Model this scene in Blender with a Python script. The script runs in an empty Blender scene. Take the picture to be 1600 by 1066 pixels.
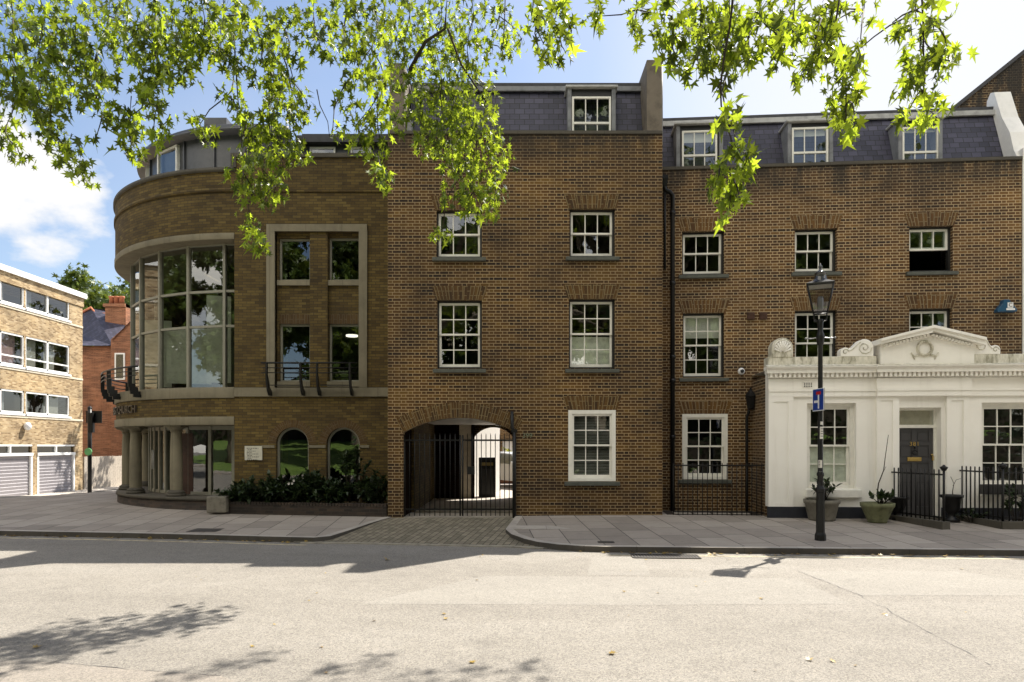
import bpy, bmesh, math, random
from mathutils import Vector, Matrix, noise
R = math.radians
random.seed(11)
S = bpy.context.scene
COL = S.collection

# ------------------------------------------------------------------ camera, sky, sun
F, HZ, CZ = 1067.0, 697.0, 1.86          # focal length in photo pixels, horizon row, eye height
cam = bpy.data.cameras.new('camera'); camo = bpy.data.objects.new('camera', cam); COL.objects.link(camo)
cam.sensor_width = 36; cam.lens = 24.0; cam.shift_y = (HZ - 533) / 1600
camo.location = (0, 0, CZ); camo.rotation_euler = (R(90), 0, 0)
cam.clip_start = .05; cam.clip_end = 900
S.camera = camo
SUNV = Vector((.52, .54, 1.0)).normalized()
EL = math.asin(SUNV.z); AZ = math.atan2(SUNV.x, SUNV.y)
sun = bpy.data.lights.new('sun', 'SUN'); sun.energy = 5.0; sun.angle = R(.53); sun.color = (1, .94, .84)
suno = bpy.data.objects.new('sun', sun); COL.objects.link(suno)
suno.rotation_euler = SUNV.to_track_quat('Z', 'Y').to_euler(); suno.location = (20, 20, 40)
S.view_settings.view_transform = 'Standard'; S.view_settings.look = 'None'
S.view_settings.gamma = 1; S.view_settings.exposure = 1.12
world = bpy.data.worlds.new('World'); S.world = world; world.use_nodes = True
def build_world():
    nt = world.node_tree; N = nt.nodes; L = nt.links; N.clear()
    out = N.new('ShaderNodeOutputWorld'); bg = N.new('ShaderNodeBackground')
    sky = N.new('ShaderNodeTexSky'); sky.sky_type = 'NISHITA'; sky.sun_disc = False
    sky.sun_elevation = EL; sky.sun_rotation = AZ; sky.air_density = 1.0; sky.dust_density = 1.0; sky.ozone_density = 2.0
    tc = N.new('ShaderNodeTexCoord')
    # cumulus bank low on the left, thin veil towards the sun
    nz = N.new('ShaderNodeTexNoise'); nz.inputs['Scale'].default_value = 6.5; nz.inputs['Detail'].default_value = 9; nz.inputs['Roughness'].default_value = .56
    mp = N.new('ShaderNodeMapping'); mp.inputs['Scale'].default_value = (1, 1, 1.7); mp.inputs['Location'].default_value = (.3, .1, .0)
    L.new(tc.outputs['Generated'], mp.inputs[0]); L.new(mp.outputs[0], nz.inputs['Vector'])
    def dotdir(px, py):
        v = Vector(((px - 800) / F, 1, (HZ - py) / F)).normalized()
        d = N.new('ShaderNodeVectorMath'); d.operation = 'DOT_PRODUCT'; d.inputs[1].default_value = v
        nrm = N.new('ShaderNodeVectorMath'); nrm.operation = 'NORMALIZE'; L.new(tc.outputs['Generated'], nrm.inputs[0])
        L.new(nrm.outputs[0], d.inputs[0]); return d.outputs['Value']
    def rng(sock, a, b, c=0, d=1):
        m = N.new('ShaderNodeMapRange'); m.clamp = True; m.interpolation_type = 'SMOOTHSTEP'
        for i, v in enumerate((a, b, c, d)): m.inputs[i + 1].default_value = v
        L.new(sock, m.inputs[0]); return m.outputs[0]
    def math_(op, a, b):
        m = N.new('ShaderNodeMath'); m.operation = op
        for i, v in enumerate((a, b)):
            if isinstance(v, (int, float)): m.inputs[i].default_value = v
            else: L.new(v, m.inputs[i])
        return m.outputs[0]
    g1 = rng(dotdir(40, 300), .9865, .9997, -.42, .22)
    c1 = rng(math_('ADD', nz.outputs['Fac'], g1), .50, .70)
    g2 = rng(dotdir(1750, 60), .80, .99, 0, .8)
    nz2 = N.new('ShaderNodeTexNoise'); nz2.inputs['Scale'].default_value = 1.3; nz2.inputs['Detail'].default_value = 5
    L.new(mp.outputs[0], nz2.inputs['Vector'])
    c2 = math_('MULTIPLY', g2, rng(nz2.outputs['Fac'], .25, .6, .55, 1))
    c3 = rng(nz2.outputs['Fac'], .42, .75, 0.0, .22)
    m1 = math_('MAXIMUM', math_('MAXIMUM', c1, c2), c3)
    # unseen broken bright clouds added behind the camera to lift and warm the fill
    sp = N.new('ShaderNodeSeparateXYZ'); L.new(tc.outputs['Generated'], sp.inputs[0])
    nz3 = N.new('ShaderNodeTexNoise'); nz3.inputs['Scale'].default_value = 2.2; nz3.inputs['Detail'].default_value = 8
    L.new(tc.outputs['Generated'], nz3.inputs['Vector'])
    c4_ = math_('MULTIPLY', rng(sp.outputs['Y'], -.05, -.4, 0, 1), rng(nz3.outputs['Fac'], .40, .54, 0, 1))
    vb = N.new('ShaderNodeVectorMath'); vb.operation = 'DOT_PRODUCT'; vb.inputs[1].default_value = Vector((.42, -.82, .40)).normalized(); L.new(tc.outputs['Generated'], vb.inputs[0])
    c4_ = math_('MULTIPLY', c4_, rng(vb.outputs['Value'], .90, .97, 1, .06))
    mix = N.new('ShaderNodeMixRGB'); mix.inputs[2].default_value = (5.6, 5.55, 5.5, 1)
    L.new(m1, mix.inputs[0]); L.new(sky.outputs[0], mix.inputs[1])
    mix2 = N.new('ShaderNodeMixRGB'); mix2.inputs[2].default_value = (16.0, 15.0, 13.1, 1); L.new(c4_, mix2.inputs[0]); L.new(mix.outputs[0], mix2.inputs[1])
    L.new(mix2.outputs[0], bg.inputs['Color']); bg.inputs['Strength'].default_value = .085
    L.new(bg.outputs[0], out.inputs[0])
build_world()

# ------------------------------------------------------------------ geometry helpers
def X(px, Y): return (px - 800) / F * Y
def Z(py, Y): return CZ + (HZ - py) / F * Y
def GY(py, z=.12): return (CZ - z) * F / (py - HZ)

class MB:
    """collects faces and links them as one mesh object"""
    def __init__(s): s.v = []; s.f = []; s.uv = []; s.m = []; s.sm = []
    def poly(s, pts, uv=None, mi=0, sm=False):
        b = len(s.v); s.v += [tuple(p) for p in pts]; s.f.append(tuple(range(b, b + len(pts)))); s.uv.append(uv); s.m.append(mi); s.sm.append(sm)
    def grid(s, rows, closed=False, mi=0, sm=True, uvf=None):
        b = len(s.v); n = len(rows[0])
        for r in rows: s.v += [tuple(p) for p in r]
        for i in range(len(rows) - 1):
            for j in range(n if closed else n - 1):
                k = (j + 1) % n
                s.f.append((b + i * n + j, b + i * n + k, b + (i + 1) * n + k, b + (i + 1) * n + j))
                s.uv.append(None if uvf is None else [uvf(i, j), uvf(i, j + 1), uvf(i + 1, j + 1), uvf(i + 1, j)]); s.m.append(mi); s.sm.append(sm)
    def box(s, x0, x1, y0, y1, z0, z1, mi=0):
        p = [(x, y, z) for z in (z0, z1) for y in (y0, y1) for x in (x0, x1)]
        for q in ((0, 2, 3, 1), (4, 5, 7, 6), (0, 1, 5, 4), (2, 6, 7, 3), (0, 4, 6, 2), (1, 3, 7, 5)):
            s.poly([p[i] for i in q], mi=mi)
    def obox(s, c, u, w, hx, hy, z0, z1, mi=0):
        """box about (c) with horizontal axes u, w"""
        u = Vector((u[0], u[1], 0)).normalized(); w = Vector((w[0], w[1], 0)).normalized(); c = Vector((c[0], c[1], 0))
        p = [c + u * a * hx + w * b * hy + Vector((0, 0, z)) for z in (z0, z1) for b in (-1, 1) for a in (-1, 1)]
        for q in ((0, 2, 3, 1), (4, 5, 7, 6), (0, 1, 5, 4), (2, 6, 7, 3), (0, 4, 6, 2), (1, 3, 7, 5)):
            s.poly([p[i] for i in q], mi=mi)
    def prism(s, pts, ax, c0, c1, mi=0):
        def P(a, b, c): return (a, c, b) if ax == 'y' else ((a, b, c) if ax == 'z' else (c, a, b))
        n = len(pts)
        s.poly([P(a, b, c0) for a, b in pts], mi=mi); s.poly([P(a, b, c1) for a, b in reversed(pts)], mi=mi)
        for i in range(n):
            (a, b), (c, d) = pts[i], pts[(i + 1) % n]
            s.poly([P(a, b, c0), P(a, b, c1), P(c, d, c1), P(c, d, c0)], mi=mi)
    def tube(s, pts, r, n=8, r1=None, mi=0, caps=True):
        pts = [Vector(p) for p in pts]; m = len(pts); rows = []
        ref = Vector((0.13, 0.21, 1))
        for i, p in enumerate(pts):
            t = (pts[min(i + 1, m - 1)] - pts[max(i - 1, 0)]).normalized()
            rf = ref if abs(t.dot(ref.normalized())) < .95 else Vector((1, 0, 0))
            a = t.cross(rf).normalized(); b = t.cross(a).normalized()
            rr = r if r1 is None else r + (r1 - r) * i / max(1, m - 1)
            rows.append([p + (a * math.cos(2 * math.pi * k / n) + b * math.sin(2 * math.pi * k / n)) * rr for k in range(n)])
        s.grid(rows, True, mi)
        if caps:
            s.poly(rows[0][::-1], mi=mi); s.poly(rows[-1], mi=mi)
    def lathe(s, prof, c=(0, 0, 0), n=20, mi=0, sm=True, rot=0.0):
        rows = [[(c[0] + r * math.cos(2 * math.pi * k / n + rot), c[1] + r * math.sin(2 * math.pi * k / n + rot), c[2] + z) for k in range(n)] for r, z in prof]
        s.grid(rows, True, mi, sm)
    def arc(s, C, r, t0, t1, z0, z1, n=40, r1=None, mi=0):
        """curved wall; angle from the -y direction turning to -x (degrees)"""
        r1 = r if r1 is None else r1
        def P(t, rr, z): return (C[0] - rr * math.sin(R(t)), C[1] - rr * math.cos(R(t)), z)
        for i in range(n):
            a, b = t0 + (t1 - t0) * i / n, t0 + (t1 - t0) * (i + 1) / n
            v0, v1 = (z0, z1) if z0 != z1 else (r, r1)
            s.poly([P(b, r, z0), P(a, r, z0), P(a, r1, z1), P(b, r1, z1)],
                   [(-R(b) * r, v0), (-R(a) * r, v0), (-R(a) * r, v1), (-R(b) * r, v1)], mi, True)
    def ring(s, C, r0, r1, t0, t1, z0, z1, n=40, mi=0):
        s.arc(C, r1, t0, t1, z0, z1, n, mi=mi); s.arc(C, r0, t0, t1, z0, z1, n, mi=mi)
        s.arc(C, r0, t0, t1, z1, z1, n, r1, mi=mi); s.arc(C, r0, t0, t1, z0, z0, n, r1, mi=mi)
        def P(t, rr, z): return (C[0] - rr * math.sin(R(t)), C[1] - rr * math.cos(R(t)), z)
        for t in (t0, t1): s.poly([P(t, r0, z0), P(t, r1, z0), P(t, r1, z1), P(t, r0, z1)], mi=mi)
    def wall(s, x0, x1, z0, z1, y, holes, t=.22, mi=0):
        """front face with rectangular holes and their reveals; arched holes get a curved head
        hole = (xa, xb, za, zb[, rise]) : rise > 0 makes a segmental/semicircular head whose crown is zb"""
        xs = sorted({x0, x1} | {h[0] for h in holes} | {h[1] for h in holes})
        zs = sorted({z0, z1} | {h[2] for h in holes} | {h[3] for h in holes})
        for i in range(len(xs) - 1):
            for j in range(len(zs) - 1):
                a, b, c, d = xs[i], xs[i + 1], zs[j], zs[j + 1]
                mx, mz = (a + b) / 2, (c + d) / 2
                if any(h[0] < mx < h[1] and h[2] < mz < h[3] for h in holes): continue
                s.poly([(a, y, c), (b, y, c), (b, y, d), (a, y, d)], mi=mi)
        for h in holes:
            xa, xb, za, zb = h[:4]; rise = h[4] if len(h) > 4 else 0
            zsp = zb - rise
            for xx in (xa, xb): s.poly([(xx, y, za), (xx, y + t, za), (xx, y + t, zsp), (xx, y, zsp)], mi=mi)
            s.poly([(xa, y, za), (xb, y, za), (xb, y + t, za), (xa, y + t, za)], mi=mi)
            if not rise: s.poly([(xa, y, zb), (xb, y, zb), (xb, y + t, zb), (xa, y + t, zb)], mi=mi)
            else:
                pts = arch_pts(xa, xb, zsp, rise, 28)
                for (a, c), (b, d) in zip(pts[:-1], pts[1:]):
                    s.poly([(a, y, c), (b, y, d), (b, y, zb), (a, y, zb)], mi=mi)
                    s.poly([(a, y, c), (b, y, d), (b, y + t, d), (a, y + t, c)], mi=mi)
    def build(s, name, mats, parent=None, recalc=True, bevel=0):
        me = bpy.data.meshes.new(name); me.from_pydata(s.v, [], s.f)
        if not isinstance(mats, (list, tuple)): mats = [mats]
        for m in mats: me.materials.append(m)
        uvl = me.uv_layers.new(name='UVMap')
        co = me.vertices
        for p, uv, mi, sm in zip(me.polygons, s.uv, s.m, s.sm):
            p.material_index = mi; p.use_smooth = sm
            if uv is None:
                n = p.normal; ax = max(range(3), key=lambda k: abs(n[k]) + (.02 if k == 1 else 0))
                for li in p.loop_indices:
                    c = co[me.loops[li].vertex_index].co
                    uvl.data[li].uv = (c[1], c[2]) if ax == 0 else ((c[0], c[2]) if ax == 1 else (c[0], c[1]))
            else:
                for li, q in zip(p.loop_indices, uv): uvl.data[li].uv = q
        if recalc:
            bm = bmesh.new(); bm.from_mesh(me)
            bmesh.ops.remove_doubles(bm, verts=bm.verts, dist=1e-5)
            bmesh.ops.recalc_face_normals(bm, faces=bm.faces); bm.to_mesh(me); bm.free()
        o = bpy.data.objects.new(name, me); COL.objects.link(o)
        if parent is not None: o.parent = parent
        if bevel:
            b = o.modifiers.new('bevel', 'BEVEL'); b.width = bevel; b.segments = 2; b.limit_method = 'ANGLE'
        return o

def arch_pts(xa, xb, zsp, rise, n):
    w = (xb - xa) / 2; r = (w * w + rise * rise) / (2 * rise); cx, cz = (xa + xb) / 2, zsp + rise - r
    a0 = math.asin(min(1, w / r)) if rise <= w else math.pi - math.asin(w / r)
    return [(cx + r * math.sin(-a0 + 2 * a0 * i / n), cz + r * math.cos(-a0 + 2 * a0 * i / n)) for i in range(n + 1)]

def empty(name, loc=(0, 0, 0), rz=0):
    o = bpy.data.objects.new(name, None); COL.objects.link(o); o.location = loc; o.rotation_euler = (0, 0, rz)
    o.empty_display_size = .3; return o
def tag(o, label, cat, group=None):
    o['label'] = label; o['category'] = cat
    if group: o['group'] = group
    return o
def struct(o): o['kind'] = 'structure'; return o
def kids(o): return [c for c in bpy.data.objects if c.parent == o]

class Frame:
    """a facade plane: local x along it, y into the building, z up"""
    def __init__(s, px0, Y0, a):
        s.o = Vector((X(px0, Y0), Y0)); s.a = R(a); s.u = Vector((math.cos(s.a), -math.sin(s.a))); s.b = Vector((math.sin(s.a), math.cos(s.a)))
    def s(s, px, d=0):
        k = (px - 800) / F; p = s.o + s.b * d
        return (k * p.y - p.x) / (s.u.x - k * s.u.y)
    def z(s, px, py, d=0):
        x = s.s(px, d); p = s.o + s.b * d + s.u * x
        return CZ + (HZ - py) / F * p.y
    def w(s, x, d, z):
        p = s.o + s.u * x + s.b * d; return (p.x, p.y, z)
    def root(s, name): return empty(name, (s.o.x, s.o.y, 0), -s.a)

def text_faces(body, size, depth, spacing=1.0):
    cu = bpy.data.curves.new('lettering', 'FONT'); cu.body = body; cu.size = size; cu.extrude = depth; cu.align_x = 'CENTER'; cu.align_y = 'CENTER'; cu.space_character = spacing
    cu.resolution_u = 3
    o = bpy.data.objects.new('lettering', cu); COL.objects.link(o)
    dg = bpy.context.evaluated_depsgraph_get(); me = bpy.data.meshes.new_from_object(o.evaluated_get(dg))
    vs = [v.co.copy() for v in me.vertices]; fs = [tuple(p.vertices) for p in me.polygons]
    bpy.data.objects.remove(o); bpy.data.curves.remove(cu); bpy.data.meshes.remove(me)
    return vs, fs
def add_text(mb, body, size, depth, fn, spacing=1.0, mi=0):
    vs, fs = text_faces(body, size, depth, spacing)
    for f in fs: mb.poly([fn(vs[i]) for i in f], mi=mi)

# ------------------------------------------------------------------ materials
class NT:
    def __init__(s, name):
        s.m = bpy.data.materials.new(name); s.m.use_nodes = True; s.t = s.m.node_tree; s.N = s.t.nodes; s.L = s.t.links
        s.p = s.N['Principled BSDF']; s.out = s.N['Material Output']
    def n(s, typ, **kw):
        x = s.N.new(typ)
        for k, v in kw.items():
            if k in x.inputs.keys() if hasattr(x.inputs, 'keys') else False: s.put(x.inputs[k], v)
            else: setattr(x, k, v)
        return x
    def put(s, sock, v):
        if isinstance(v, bpy.types.NodeSocket): s.L.new(v, sock)
        else: sock.default_value = v
    def math(s, op, a, b=0.0, clamp=False):
        m = s.N.new('ShaderNodeMath'); m.operation = op; m.use_clamp = clamp; s.put(m.inputs[0], a); s.put(m.inputs[1], b); return m.outputs[0]
    def mix(s, f, a, b, mode='MIX'):
        m = s.N.new('ShaderNodeMixRGB'); m.blend_type = mode; s.put(m.inputs[0], f); s.put(m.inputs[1], c4(a)); s.put(m.inputs[2], c4(b)); return m.outputs[0]
    def ramp(s, f, stops, const=False):
        r = s.N.new('ShaderNodeValToRGB'); e = r.color_ramp.elements
        if const: r.color_ramp.interpolation = 'CONSTANT'
        while len(e) < len(stops): e.new(.5)
        for el, (p, c) in zip(e, stops): el.position = p; el.color = c4(c) if not isinstance(c, (int, float)) else (c, c, c, 1)
        s.L.new(f, r.inputs[0]); return r.outputs[0]
    def noise(s, vec, scale, detail=4, rough=.55, dist=0):
        x = s.N.new('ShaderNodeTexNoise'); x.inputs['Scale'].default_value = scale; x.inputs['Detail'].default_value = detail
        x.inputs['Roughness'].default_value = rough; x.inputs['Distortion'].default_value = dist
        if vec is not None: s.L.new(vec, x.inputs['Vector'])
        return x.outputs['Fac']
    def uv(s): 
        x = s.N.new('ShaderNodeUVMap'); x.uv_map = 'UVMap'; return x.outputs[0]
    def obj(s): return s.N.new('ShaderNodeTexCoord').outputs['Object']
    def geo(s): return s.N.new('ShaderNodeNewGeometry').outputs['Position']
    def map(s, vec, sc=(1, 1, 1), loc=(0, 0, 0), rot=(0, 0, 0)):
        x = s.N.new('ShaderNodeMapping'); x.inputs['Scale'].default_value = sc; x.inputs['Location'].default_value = loc; x.inputs['Rotation'].default_value = rot
        s.L.new(vec, x.inputs[0]); return x.outputs[0]
    def bump(s, h, strength=.4, dist=.01, normal=None):
        b = s.N.new('ShaderNodeBump'); b.inputs['Strength'].default_value = strength; b.inputs['Distance'].default_value = dist
        s.L.new(h, b.inputs['Height'])
        if normal is not None: s.L.new(normal, b.inputs['Normal'])
        s.L.new(b.outputs[0], s.p.inputs['Normal']); return b.outputs[0]
    def base(s, c): s.put(s.p.inputs['Base Color'], c4(c))
    def rough(s, v): s.put(s.p.inputs['Roughness'], v)
def c4(c):
    if isinstance(c, bpy.types.NodeSocket): return c
    if len(c) == 3: return (c[0], c[1], c[2], 1)
    return c

def tint(stops, k, squeeze=1.0):
    mid = [sum(c[i] for _, c in stops) / len(stops) for i in range(3)]
    return [(p, tuple((mid[i] + (c[i] - mid[i]) * squeeze) * k[i] for i in range(3))) for p, c in stops]
def brick_mat(name, stops, mortar, bond='flemish', row=.075, msize=.006, stain=.5, soot=None, smooth=.15, uvrot=False, contrast=1.0):
    t = NT(name); uv = t.map(t.uv(), sc=(1.08, 1.08, 1.08))
    if uvrot: uv = t.map(uv, rot=(0, 0, R(90)))
    wob = t.n('ShaderNodeTexNoise'); wob.inputs['Scale'].default_value = 3.0
    def brick(vec, width):
        b = t.N.new('ShaderNodeTexBrick'); b.offset = .5; b.offset_frequency = 2; b.squash = 1
        b.inputs['Color1'].default_value = (0, 0, 0, 1); b.inputs['Color2'].default_value = (1, 1, 1, 1); b.inputs['Mortar'].default_value = (.5, .5, .5, 1)
        b.inputs['Scale'].default_value = 1; b.inputs['Mortar Size'].default_value = msize; b.inputs['Mortar Smooth'].default_value = smooth
        b.inputs['Bias'].default_value = 0; b.inputs['Brick Width'].default_value = width; b.inputs['Row Height'].default_value = row
        t.L.new(vec, b.inputs['Vector']); return b
    if bond == 'flemish':
        A = brick(uv, .3375); B = brick(t.map(uv, loc=(.225, 0, 0)), .3375)
        val = t.math('ADD', t.math('MULTIPLY', A.outputs['Color'], .55), t.math('MULTIPLY', B.outputs['Color'], .45))
        mask = t.math('MAXIMUM', A.outputs['Fac'], B.outputs['Fac'])
    else:
        A = brick(uv, .225); val = A.outputs['Color']; mask = A.outputs['Fac']
    geo = t.geo()
    n1 = t.noise(geo, 28, 3); n2 = t.noise(geo, .55, 5, .6); n3 = t.noise(geo, 2.3, 5, .65)
    v = t.math('ADD', val, t.math('MULTIPLY', t.math('SUBTRACT', n1, .5), .35))
    col = t.ramp(v, stops)
    # weathering: soot and pale patches with a shape of their own
    mcol = t.mix(t.math('MULTIPLY', n3, .55), mortar, [c * .55 for c in mortar])
    col = t.mix(mask, col, mcol)
    w = t.ramp(n2, [(.33, (.36, .34, .32)), (.45, (.86, .85, .85)), (.55, (1.04, 1.03, 1.0)), (.66, (1.34, 1.30, 1.2))])
    col = t.mix(stain, col, w, 'MULTIPLY')
    w2 = t.ramp(n3, [(.33, (.62, .60, .58)), (.50, (1, 1, 1)), (.75, (1.1, 1.08, 1.05))])
    col = t.mix(stain * .8, col, w2, 'MULTIPLY')
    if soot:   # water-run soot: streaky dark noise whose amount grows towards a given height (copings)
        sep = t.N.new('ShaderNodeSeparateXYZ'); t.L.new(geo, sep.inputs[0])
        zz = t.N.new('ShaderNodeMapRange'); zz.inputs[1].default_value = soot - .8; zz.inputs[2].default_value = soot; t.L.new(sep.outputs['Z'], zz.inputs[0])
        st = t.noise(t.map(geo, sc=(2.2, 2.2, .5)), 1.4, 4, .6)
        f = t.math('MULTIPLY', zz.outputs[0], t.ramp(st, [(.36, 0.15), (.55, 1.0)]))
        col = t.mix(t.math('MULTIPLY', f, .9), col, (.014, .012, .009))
    t.base(col); t.rough(.88)
    h = t.math('SUBTRACT', t.math('MULTIPLY', n1, .25), mask)
    t.bump(h, .55, .008); return t.m

def plain(name, c, rough=.6, noise_amt=.12, nscale=6, metal=0, spec=.5, bump=0, bscale=60):
    t = NT(name); g = t.obj()
    n = t.noise(g, nscale, 6, .65)
    f = t.ramp(n, [(.28, tuple(1 - noise_amt * 1.6 for _ in range(3))), (.52, (1, 1, 1)), (.8, tuple(1 + noise_amt * .7 for _ in range(3)))])
    t.base(t.mix(1, c, f, 'MULTIPLY')); t.rough(rough); t.p.inputs['Metallic'].default_value = metal
    t.p.inputs['Specular IOR Level'].default_value = spec
    if bump: t.bump(t.noise(g, bscale, 4), bump, .004)
    return t.m

def glass_mat(name, ior, tint=(.82, .86, .84), wob=.02):
    t = NT(name); t.N.remove(t.p)
    tr = t.N.new('ShaderNodeBsdfTransparent'); tr.inputs[0].default_value = c4(tint)
    gl = t.N.new('ShaderNodeBsdfGlossy'); gl.inputs['Roughness'].default_value = 0.0; gl.inputs['Color'].default_value = (.96, .98, 1, 1)
    fr = t.N.new('ShaderNodeFresnel'); t.L.new(t.math('ADD', t.math('MULTIPLY', t.N.new('ShaderNodeNewGeometry').outputs['Backfacing'], 1 / ior - ior), ior), fr.inputs['IOR'])   # the same reflectance from either side
    b = t.N.new('ShaderNodeBump'); b.inputs['Strength'].default_value = wob; b.inputs['Distance'].default_value = .05
    t.L.new(t.noise(t.geo(), 2.2, 2), b.inputs['Height']); t.L.new(b.outputs[0], gl.inputs['Normal'])
    mx = t.N.new('ShaderNodeMixShader'); t.L.new(fr.outputs[0], mx.inputs[0]); t.L.new(tr.outputs[0], mx.inputs[1]); t.L.new(gl.outputs[0], mx.inputs[2])
    t.L.new(mx.outputs[0], t.out.inputs[0]); return t.m

M = {}
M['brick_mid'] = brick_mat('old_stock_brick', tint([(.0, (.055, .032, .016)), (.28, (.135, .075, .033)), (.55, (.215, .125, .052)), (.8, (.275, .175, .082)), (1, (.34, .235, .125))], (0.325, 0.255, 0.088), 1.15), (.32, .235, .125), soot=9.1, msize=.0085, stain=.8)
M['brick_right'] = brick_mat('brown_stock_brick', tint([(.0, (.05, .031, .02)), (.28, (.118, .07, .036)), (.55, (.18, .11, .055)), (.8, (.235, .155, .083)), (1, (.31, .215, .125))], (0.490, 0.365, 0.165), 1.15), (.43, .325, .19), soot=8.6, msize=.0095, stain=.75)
M['brick_church'] = brick_mat('buff_stretcher_brick', tint([(.0, (.155, .10, .045)), (.3, (.245, .165, .075)), (.6, (.31, .215, .10)), (.85, (.37, .265, .13)), (1, (.44, .33, .18))], (0.335, 0.315, 0.145), 0.85), (.040, .030, .015), bond='stretcher', msize=.0065)
M['brick_arch'] = brick_mat('arch_brick', tint([(.0, (.09, .05, .023)), (.4, (.19, .11, .045)), (.7, (.26, .16, .068)), (1, (.33, .215, .10))], (0.320, 0.255, 0.100), 0.8), (.20, .15, .07), bond='stretcher', msize=.008)
M['brick_arch_right'] = brick_mat('brown_arch_brick', tint([(.0, (.09, .05, .023)), (.4, (.19, .11, .045)), (.7, (.26, .16, .068)), (1, (.33, .215, .10))], (0.470, 0.365, 0.180), 0.7), (.26, .20, .11), bond='stretcher', msize=.008)
M['brick_soldier'] = brick_mat('soldier_brick', tint([(.0, (.16, .09, .04)), (.4, (.24, .145, .063)), (.7, (.29, .18, .08)), (1, (.36, .24, .12))], (0.300, 0.270, 0.150), 0.5), (.13, .10, .06), bond='stretcher', msize=.006)
M['brick_flats'] = brick_mat('yellow_flats_brick', [(.0, (.19, .12, .055)), (.3, (.32, .22, .11)), (.6, (.40, .29, .155)), (1, (.49, .375, .225))], (.45, .38, .27), bond='stretcher')
M['brick_red'] = brick_mat('red_brick', [(.0, (.14, .055, .03)), (.3, (.22, .085, .042)), (.6, (.29, .115, .058)), (1, (.37, .165, .09))], (.36, .22, .13), bond='flemish')
M['brick_dark'] = brick_mat('dark_plinth_brick', [(.0, (.02, .015, .012)), (.5, (.036, .025, .019)), (1, (.06, .04, .028))], (.05, .042, .033), bond='stretcher')

def slate_mat():
    t = NT('slate'); uv = t.uv()
    b = t.N.new('ShaderNodeTexBrick'); b.offset = .5; b.inputs['Scale'].default_value = 1
    b.inputs['Color1'].default_value = (0, 0, 0, 1); b.inputs['Color2'].default_value = (1, 1, 1, 1); b.inputs['Mortar'].default_value = (.3, .3, .3, 1)
    b.inputs['Brick Width'].default_value = .235; b.inputs['Row Height'].default_value = .145; b.inputs['Mortar Size'].default_value = .010; b.inputs['Mortar Smooth'].default_value = .3
    t.L.new(uv, b.inputs['Vector'])
    n = t.noise(t.geo(), 1.6, 5, .6); n2 = t.noise(t.geo(), 18, 4)
    v = t.math('ADD', t.math('MULTIPLY', b.outputs['Color'], .6), t.math('MULTIPLY', n, .4))
    col = t.ramp(v, [(.1, (.019, .019, .034)), (.5, (.037, .036, .062)), (.9, (.068, .066, .105))])
    col = t.mix(b.outputs['Fac'], col, (.005, .005, .006)); t.base(col); t.rough(.6)
    sep = t.N.new('ShaderNodeSeparateXYZ'); t.L.new(uv, sep.inputs[0])
    saw = t.math('FRACT', t.math('DIVIDE', sep.outputs['Y'], .14))
    h = t.math('ADD', t.math('MULTIPLY', saw, -.8), t.math('ADD', t.math('MULTIPLY', n2, .25), t.math('MULTIPLY', b.outputs['Color'], .35)))
    t.bump(h, .7, .014); return t.m
M['slate'] = slate_mat()

def stucco_mat():
    t = NT('cream_stucco'); g = t.geo()
    n = t.noise(g, 1.2, 6, .6); st = t.noise(t.map(g, sc=(5, 5, .35)), 1.5, 5, .65); f = t.noise(g, 40, 3)
    col = t.ramp(n, [(.3, (.85, .82, .75)), (.6, (.90, .875, .81)), (.8, (.91, .89, .83))])
    col = t.mix(t.ramp(st, [(.54, 0.0), (.8, .26)]), col, (.52, .49, .40)); t.base(col); t.rough(.62)
    t.bump(f, .12, .003); return t.m
M['stucco'] = stucco_mat()
def mossy_stucco():
    t = NT('weathered_stucco'); g = t.geo()
    st = t.noise(t.map(g, sc=(3.5, 3.5, 1.2)), 2.6, 6, .7); n = t.noise(g, 12, 4)
    col = t.ramp(st, [(.36, (.27, .25, .18)), (.48, (.58, .55, .45)), (.62, (.77, .735, .64))])
    col = t.mix(t.math('MULTIPLY', n, .25), col, (.45, .43, .33)); t.base(col); t.rough(.75); t.bump(n, .15, .004); return t.m
M['stucco_old'] = mossy_stucco()
def stone_mat(name, c, joint=.9, amt=.3):
    t = NT(name); g = t.geo(); uv = t.uv()
    n = t.noise(g, 1.6, 6, .65); f = t.noise(g, 35, 4); st = t.noise(t.map(g, sc=(6, 6, .5)), 1.2, 5, .65)
    col = t.mix(1, c, t.ramp(n, [(.3, (1 - amt, 1 - amt, 1 - amt)), (.55, (1, 1, 1)), (.8, (1.1, 1.1, 1.08))]), 'MULTIPLY')
    col = t.mix(t.ramp(st, [(.5, 0.0), (.8, .55)]), col, [k * .5 for k in c])
    sep = t.N.new('ShaderNodeSeparateXYZ'); t.L.new(uv, sep.inputs[0])
    j = t.math('LESS_THAN', t.math('FRACT', t.math('DIVIDE', sep.outputs['X'], joint)), .012 / joint)
    col = t.mix(t.math('MULTIPLY', j, .6), col, [k * .3 for k in c]); t.base(col); t.rough(.8); t.bump(f, .2, .004); return t.m
M['stone'] = stone_mat('pale_stone', (.20, .175, .118))
M['stone_dark'] = stone_mat('grey_stone_coping', (.075, .066, .05), 1.0)
M['render'] = plain('grey_brown_render', (.15, .125, .095), .85, .3, 3, bump=.3)
M['white'] = plain('white_gloss_paint', (.78, .76, .69), .35, .06, 8)
M['greywhite'] = plain('pale_grey_frame', (.25, .24, .19), .45, .08)
M['black'] = plain('black_gloss_iron', (.010, .010, .010), .38, .25, 14, spec=.3, bump=.15, bscale=40)
M['blackwood'] = plain('black_painted_wood', (.018, .017, .016), .45, .2)
M['sill'] = plain('dark_green_grey_sill', (.075, .08, .066), .6, .25)
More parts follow.
